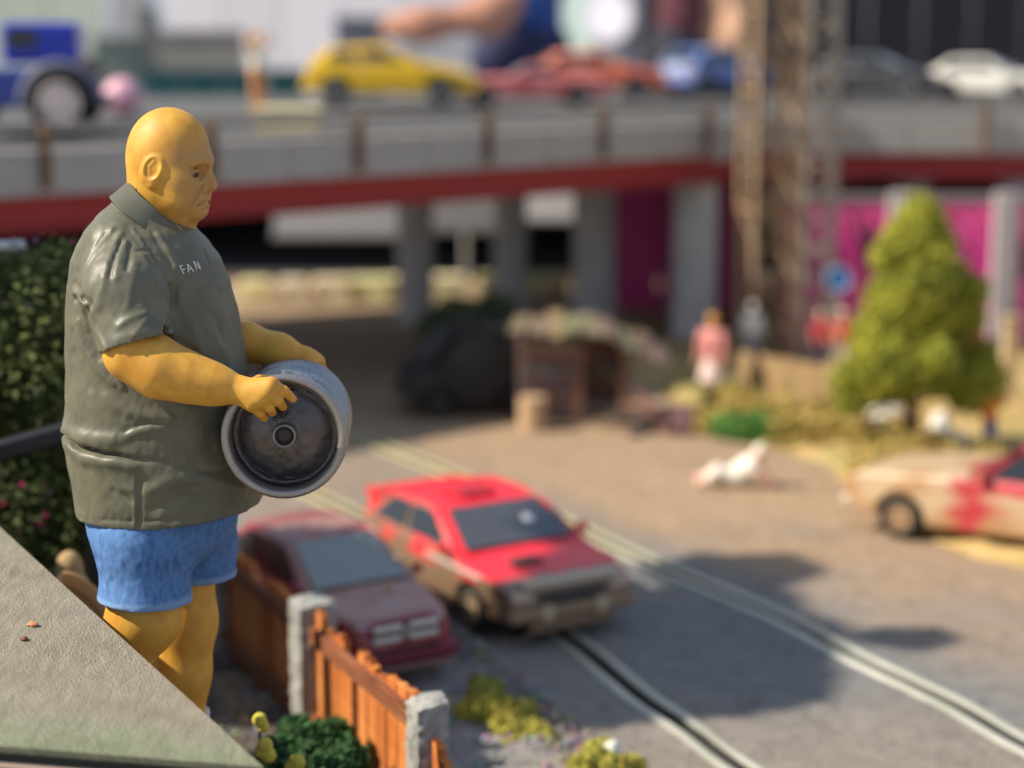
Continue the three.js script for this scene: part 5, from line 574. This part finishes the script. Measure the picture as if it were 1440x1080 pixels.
bigFigure('tall spectator in maroon top behind the blue car', 24, [['body', [.5, .3, .2], [[[985, -230, 0, 30], [985, -180, 0, 20], [985, -110, 0, 32], [985, 70, 0, 36]], [[1010, -100, 0, 22], [1028, -20, .2, 19], [1034, 50, .4, 16], [1034, 72, .4, 14]], [[978, 70, 0, 26], [976, 300, 0, 18]], [[1000, 70, 0, 26], [1002, 300, 0, 18]]]], ['maroon_top', [.1, .025, .04], [[[970, -100, 0, 40], [965, 30, 0, 42]]]], ['dark_trousers', [.015, .015, .03], [[[955, 70, 0, 46], [945, 96, 0, 44]], [[976, 80, 0, 36], [976, 290, 0, 26]], [[1002, 80, 0, 34], [1002, 290, 0, 26]]]]], [985, 300]);
// ---------------------------------------------------------------- sign, plank fence, tree, plants
{
  const p = P(1178, 391, 10.9), t = thing('round_sign', 'blue round sign on a grey pole left of the green tree', 'sign', [p.x, 0, p.z]); part('pole', bar(V(0, 0, 0), V(0, p.y + .05, 0), .011), mat([.35, .35, .36], .5, { metalness: .5 }), t); part('disc', new THREE.CylinderGeometry(.076, .076, .012, 32).rotateX(Math.PI / 2).translate(0, p.y, .018), mat([.03, .2, .55], .5), t); part('ring', new THREE.TorusGeometry(.071, .006, 8, 32).translate(0, p.y, .026), mat([.35, .5, .7], .5), t);
  const a = G(1036, 566), b = G(1188, 597), f = thing('plank_fence', 'weathered brown plank fence left of the green tree', 'fence', a), r = rng(40), d = V().subVectors(b, a), n = 13, ang = Math.atan2(-d.z, d.x); for (let i = 0; i < n; i++) { const g = part('plank', box(d.length() / n - .006, .25 + .04 * r(), .018, 0, .14, 0, .004), mat(mix3([.42, .28, .13], [.3, .2, .11], r()), .85), f); g.position.set(d.x * (i + .5) / n, .02, d.z * (i + .5) / n); g.rotation.set(0, ang, (r() - .5) * .06); } for (const y of [.09, .22]) part('rail', box(d.length(), .03, .015, d.length() / 2, y, -.02, .003).rotateY(ang), mat([.25, .16, .08], .9), f);
  for (const [px, py, h, label] of [[1416, 575, .5, 'pale wooden post right of the green tree'], [1196, 548, .2, 'short straw coloured post at the end of the plank fence']]) { const q = G(px, py), t2 = thing('wooden_post', label, 'post', q); part('shaft', box(.085, h, .07, 0, h / 2, 0, .012), mat([.55, .4, .22], .85), t2); part('cap', box(.1, .025, .085, 0, h + .012, 0, .006), mat([.45, .33, .2], .85), t2); }
  const tb = G(1286, 642), z = -tb.z, tr = thing('conifer_tree', 'bushy yellow green model tree on the verge', 'tree', tb), T = (px, py, dz = 0) => P(px, py, z - dz), k = (z + .2) / F;
  const lim = [[[1286, 642, 0], [1282, 600, 0], [1284, 540, 0], [1288, 430, 0], [1296, 310, 0]], [[1283, 575, 0], [1240, 545, .05]], [[1284, 570, 0], [1340, 540, .02]], [[1285, 520, 0], [1330, 470, -.1]], [[1286, 500, 0], [1230, 500, -.1]]]; const gs = []; for (const l of lim) for (let i = 0; i + 1 < l.length; i++) gs.push(bar(T(...l[i]).sub(tb), T(...l[i + 1]).sub(tb), Math.max(.006, (l.length > 2 ? .042 - i * .008 : .014)), Math.max(.005, (l.length > 2 ? .034 - i * .006 : .008)))); part('trunk', gs, mat([.11, .06, .035], .9), tr);
  const lob = [[1300, 306, 28], [1284, 326, 32], [1262, 345, 28], [1306, 345, 36], [1250, 366, 20], [1300, 388, 46], [1320, 400, 34], [1270, 428, 48], [1330, 420, 34], [1290, 470, 56], [1236, 470, 34], [1366, 408, 22], [1360, 450, 28], [1380, 500, 24, -.1], [1240, 512, 48], [1300, 515, 42, .08], [1204, 540, 34], [1188, 566, 14], [1240, 540, 30], [1366, 545, 34], [1324, 532, 24], [1392, 562, 20],  [1392, 530, 22, -.1], [1318, 500, 22, .16], [1345, 478, 20, -.15]].map(([x, y, r, dz]) => { const p = T(x, y, dz ?? .0); return [p.x, p.y, p.z, r * k]; });
  part('crown', crumbs(lob.map(([x, y, z2, r], i) => [x, y, z2 + (i % 3 - 1) * .05, r]), 40000, .0085, [[.15, .18, .018], [.5, .48, .05], [.34, .37, .045]], 8, tb, .35), leafMat, tr);
}
function bush(name, label, cat, lobesPx, n, size, cols, seed, flowers, group) { const L = lobesPx.map(([px, py, z, r]) => { const p = P(px, py, z); return [p.x, p.y, p.z, r]; }); const c = L[0], o = V(c[0], 0, c[2]), t = thing(name, label, cat, o, 0, group); part('foliage', crumbs(L, n, size, cols, seed, o), leafMat, t); const st = []; for (const [x, y, z, r] of L) st.push(bar(V((x - o.x) * .3, 0, (z - o.z) * .3), V(x - o.x, Math.max(.02, y), z - o.z), Math.min(.02, r * .12), .005, 5)); part('stem', st, mat([.09, .06, .035], .9), t);
  for (const [px, py, z, r, col] of flowers ?? []) { const p = P(px, py, z).sub(o), f = []; for (let i = 0; i < 5; i++) f.push(new THREE.SphereGeometry(r * .55, 8, 6).scale(1, .6, 1).translate(Math.cos(i * 1.257) * r * .55, 0, Math.sin(i * 1.257) * r * .55)); f.push(new THREE.SphereGeometry(r * .4, 8, 6).translate(0, r * .2, 0)); const g = join(f).rotateX(.7); g.translate(p.x, p.y, p.z); part('flower', g, mat(col, .7), t); } return t; }
const gDark = [[.03, .05, .012], [.115, .145, .035], [.18, .21, .06]];
const RED = [.4, .02, .02], PINK = [.5, .04, .14], WHITE = [.4, .38, .34], LILAC = [.25, .14, .24];
{
  const r = rng(3), up = []; for (let i = 0; i < 34; i++) up.push([-30 + 165 * r(), 405 + 210 * r(), 5.12 + .72 * r(), .1 + .07 * r()]); for (let i = 0; i < 9; i++) up.push([-10 + 17 * i, 378 + 16 * r(), 5.3 + .4 * r(), .065]);
  const lowL = []; for (let i = 0; i < 26; i++) lowL.push([-20 + 165 * r(), 650 + 150 * r(), 5.12 + .55 * r(), .09 + .05 * r()]); for (let i = 0; i < 20; i++) lowL.push([-30 + 150 * r(), 800 + 110 * r(), 5.5 + .2 * r(), .12]);
  for (let i = 0; i < 20; i++) up.push([-150 + 110 * r(), 380 + 300 * r(), 5.35 + .6 * r(), .15]);
  bush('flowering_hedge', 'tall dark green hedge dotted with red flowers behind the man\'s back', 'hedge', up, 38000, .0085, gDark, 21, [[36, 485, 5.2, 0.0101, RED], [62, 478, 5.22, 0.0079, RED], [40, 430, 5.2, 0.0079, WHITE], [88, 352, 5.2, 0.0079, LILAC], [20, 540, 5.2, 0.0079, WHITE], [8, 596, 5.18, 0.0086, PINK], [100, 340, 5.22, 0.0072, PINK], [66, 570, 5.2, 0.0065, WHITE], [50, 338, 5.2, 0.0072, LILAC]]);
  bush('flower_bush', 'low dark bush with pink flowers below the dark rail', 'bush', lowL, 22000, .0085, gDark, 22, [[30, 682, 5.14, 0.0101, PINK], [62, 680, 5.14, 0.0094, PINK], [4, 708, 5.14, 0.0101, PINK], [64, 724, 5.12, 0.0094, PINK], [56, 736, 5.12, 0.0108, [.7, .08, .25]], [62, 702, 5.14, 0.0079, LILAC], [28, 745, 5.12, 0.0086, [.4, .22, .08]], [70, 692, 5.14, 0.0072, WHITE], [112, 690, 5.14, 0.0065, LILAC], [44, 660, 5.14, 0.0065, RED]]);
  const a = P(-60, 650, 4.8), b = P(135, 596, 4.9), rl = thing('garden_rail', 'dark metal rail crossing the hedge behind the man', 'rail', [a.x, 0, a.z]); const dv = V().subVectors(b, a), A0 = V(0, a.y, 0); part('beam', box(dv.length(), .055, .05, 0, 0, 0, .012).rotateZ(Math.asin(dv.y / dv.length())).rotateY(Math.atan2(-dv.z, dv.x)).translate(dv.x / 2, a.y + dv.y / 2, dv.z / 2), mat([.05, .053, .06], .35, { metalness: .5 }), rl); for (const f of [.02, .97]) part('post', box(.05, a.y + dv.y * f - .028, .05, dv.x * f, (a.y + dv.y * f - .028) / 2, dv.z * f - .002, .006), mat([.03, .03, .035], .5), rl);
  const gp = P(-15, 347, 5.2), g2 = thing('gutter_pipe', 'short pale grey pipe above the hedge at the left edge', 'pipe', gp); part('tube', bar(V(-.12, 0, 0), V(.1, .004, 0), .015, .015, 16), mat([.5, .52, .55], .4, { metalness: .3 }), g2); part('collar', bar(V(.06, .002, 0), V(.085, .003, 0), .019, .019, 16), mat([.3, .31, .33], .4), g2); part('bracket', box(.02, gp.y, .02, -.11, -gp.y / 2 - .012, 0, .004), mat([.1, .1, .1], .6), g2);
  // ornament and pot behind the shed
  const o = P(98, 800, 4.75), gn = thing('garden_ornament', 'tan stone garden ornament with orange ball behind the shed roof', 'garden ornament', [o.x, 0, o.z]); const oy = o.y; part('figure', nets(union([ell(V(-.005, oy + .0, -.02), .036, .045, .032), ell(V(.0, oy - .07, -.02), .05, .06, .04), cap(V(0, 0, -.02), V(0, oy - .1, -.02), .06, .045)], .02), V(-.09, 0, -.1), V(.09, oy + .08, .06), .006), mat([.4, .27, .13], .85), gn); part('ball', new THREE.SphereGeometry(.017, 20, 14).translate(.012, oy - .03, .03), mat([.6, .2, .04], .6), gn);
  const pp = P(72, 868, 4.4), pot = thing('clay_pot', 'tilted tan clay pot beside the shed roof edge', 'pot', [pp.x, 0, pp.z]); part('bowl', new THREE.LatheGeometry([[.001, 0], [.05, .002], [.075, .06], [.085, .12], [.092, .125], [.092, .15], [.083, .15], [.078, .12]].map(p => new THREE.Vector2(...p)), 36).rotateZ(-.75).translate(-.01, pp.y - .06, 0), mat([.5, .3, .14], .8), pot); part('stand', bar(V(0, 0, 0), V(-.02, pp.y - .07, 0), .05, .035, 16), mat([.1, .08, .06], .9), pot);
}
bush('dark_shrub', 'dark green shrub at the foot of the fence near the shed', 'shrub', [[430, 1055, 4.5, .07], [470, 1040, 4.6, .05], [400, 1062, 4.45, .05], [440, 1085, 4.4, .07], [490, 1072, 4.45, .05], [395, 1100, 4.3, .07], [460, 1100, 4.3, .07], [416, 1030, 4.7, .04]], 9000, .0075, [[.012, .04, .01], [.035, .11, .025], [.06, .16, .04]], 51);
for (const [l, label] of [[[[365, 1012, 4.15, .017], [371, 1022, 4.15, .014]], 'yellow blossom nearest the man\'s legs beside the dark shrub'], [[[373, 1048, 4.1, .018], [378, 1062, 4.1, .018], [368, 1058, 4.1, .014]], 'middle yellow blossom between the shed roof and the dark shrub'], [[[418, 1072, 4.15, .02], [410, 1080, 4.15, .017]], 'yellow blossom in front of the dark shrub at the bottom edge']]) { const L = l.map(([a, b, z, r]) => { const p = P(a, b, z); return [p.x, p.y, p.z, r]; }), o = V(L[0][0], 0, L[0][2]), t = thing('yellow_flower', label, 'flower', o); part('blossom', nets((x, y, z) => union(L.map(q => ell(V(q[0] - o.x, q[1], q[2] - o.z), q[3], q[3], q[3])), .006)(x, y, z) - .003 * noise(x * 160, y * 160, z * 160), V(-.06, L[0][1] - .09, -.06), V(.06, L[0][1] + .06, .06), .003), mat([.55, .47, .06], .8), t); part('stalk', bar(V(0, 0, 0), V(0, L[0][1], 0), .005, .004, 6), mat([.08, .12, .03], .9), t); }
const yg = [[.2, .2, .03], [.4, .37, .06], [.5, .34, .06]];
bush('moss_clump', 'yellow green moss clump between the near lane and the front fence post', 'plant', [[680, 985, 5.35, .045], [668, 1000, 5.3, .035], [700, 1000, 5.3, .05], [725, 1010, 5.25, .045], [712, 1030, 5.2, .04], [750, 1035, 5.18, .04], [735, 1048, 5.14, .03], [690, 972, 5.4, .03], [655, 1000, 5.3, .022], [770, 1040, 5.15, .022], [740, 1000, 5.3, .02], [715, 1055, 5.1, .022], [672, 962, 5.45, .022]], 6200, .0095, yg, 61);
bush('moss_clump', 'yellow moss clump around the white stone at the bottom edge', 'plant', [[838, 1068, 4.9, .035], [826, 1080, 4.86, .035], [866, 1084, 4.82, .035], [892, 1080, 4.86, .026], [848, 1056, 4.96, .026], [812, 1080, 4.9, .025]], 3600, .009, yg, 62);
bush('green_bush', 'bright green low bush beside the plank fence', 'bush', [[1036, 604, 9.35, .075], [1062, 606, 9.3, .085], [1092, 612, 9.25, .065], [1014, 602, 9.4, .05]], 6500, .013, [[.05, .13, .02], [.1, .24, .04], [.13, .28, .06]], 63);
bush('roadside_bush', 'dark green bush behind the black van under the bridge', 'bush', [[640, 452, 11.4, .12], [612, 462, 11.4, .09], [668, 448, 11.5, .1], [700, 440, 11.5, .1]], 4000, .02, [[.04, .06, .03], [.12, .14, .07]], 64);
function stone(label, p, s, col, seed) { const g = mergeVertices(new THREE.IcosahedronGeometry(1, 3).deleteAttribute('uv').deleteAttribute('normal')), a = g.attributes.position; for (let i = 0; i < a.count; i++) { const x = a.getX(i), y = a.getY(i), z = a.getZ(i), k = 1 + .5 * fbm(x * 1.3 + seed, y * 1.3, z * 1.3, 3); a.setXYZ(i, x * k * s[0], Math.max(-.5, y * k) * s[1], z * k * s[2]); } g.computeVertexNormals(); const o = part('stone', g, mat(col, .85), scene); o.position.copy(p); o.position.y += s[1] * .45; o.name = numbered('stone'); tag(o, label, 'stone'); }
stone('white stone in the yellow moss at the bottom edge', P(860, 1072, 4.92).setY(0.012), [.034, .05, .03], [.72, .7, .62], 1);
stone('large white stone left of the tree trunk', G(1246, 606), [.11, .1, .07], [.8, .78, .72], 2); stone('white stone right of the tree trunk', G(1322, 622), [.06, .11, .06], [.78, .76, .72], 3); stone('cream flat stone below the tree at the verge', G(1250, 634), [.14, .05, .08], [.72, .6, .4], 4); stone('pale stone between tree trunk and orange figure', G(1335, 632), [.09, .07, .06], [.7, .66, .58], 5);
// ---------------------------------------------------------------- unseen tree added left of the frame, crown shaped to shade the road
{
  const c = V(-3.7, 4.2, -4.78), t = thing('added_shade_tree', 'added unseen tree outside the left edge with a crown shaped to shade the road', 'tree', [-3.7, 0, -4.78]);
  part('trunk', [bar(V(0, 0, 0), V(-.1, 3.6, -.16), .07, .045, 12), bar(V(-.1, 3.55, -.16), V(-.25, 4.2, -.3), .03, .02), bar(V(-.1, 3.55, -.16), V(-.1, 4.2, -.75), .03, .02), bar(V(-.1, 3.6, -.16), V(-.08, 4.2, -1.4), .028, .018)], mat([.12, .09, .06], .9), t);
  part('crown', crumbs([[-4.02, 4.2, -4.95, .24], [-3.92, 4.25, -5.2, .17], [-3.9, 4.2, -5.45, .2], [-3.88, 4.2, -5.8, .16], [-3.8, 4.25, -6.18, .17], [-4.28, 4.1, -5.05, .22], [-4.35, 4.15, -4.86, .2], [-3.3, 4.25, -5.36, .06]], 30000, .045, [[.04, .07, .02], [.09, .13, .03]], 71, c.clone().setY(0), .5), leafMat, t);
}
renderer.render(scene, camera);
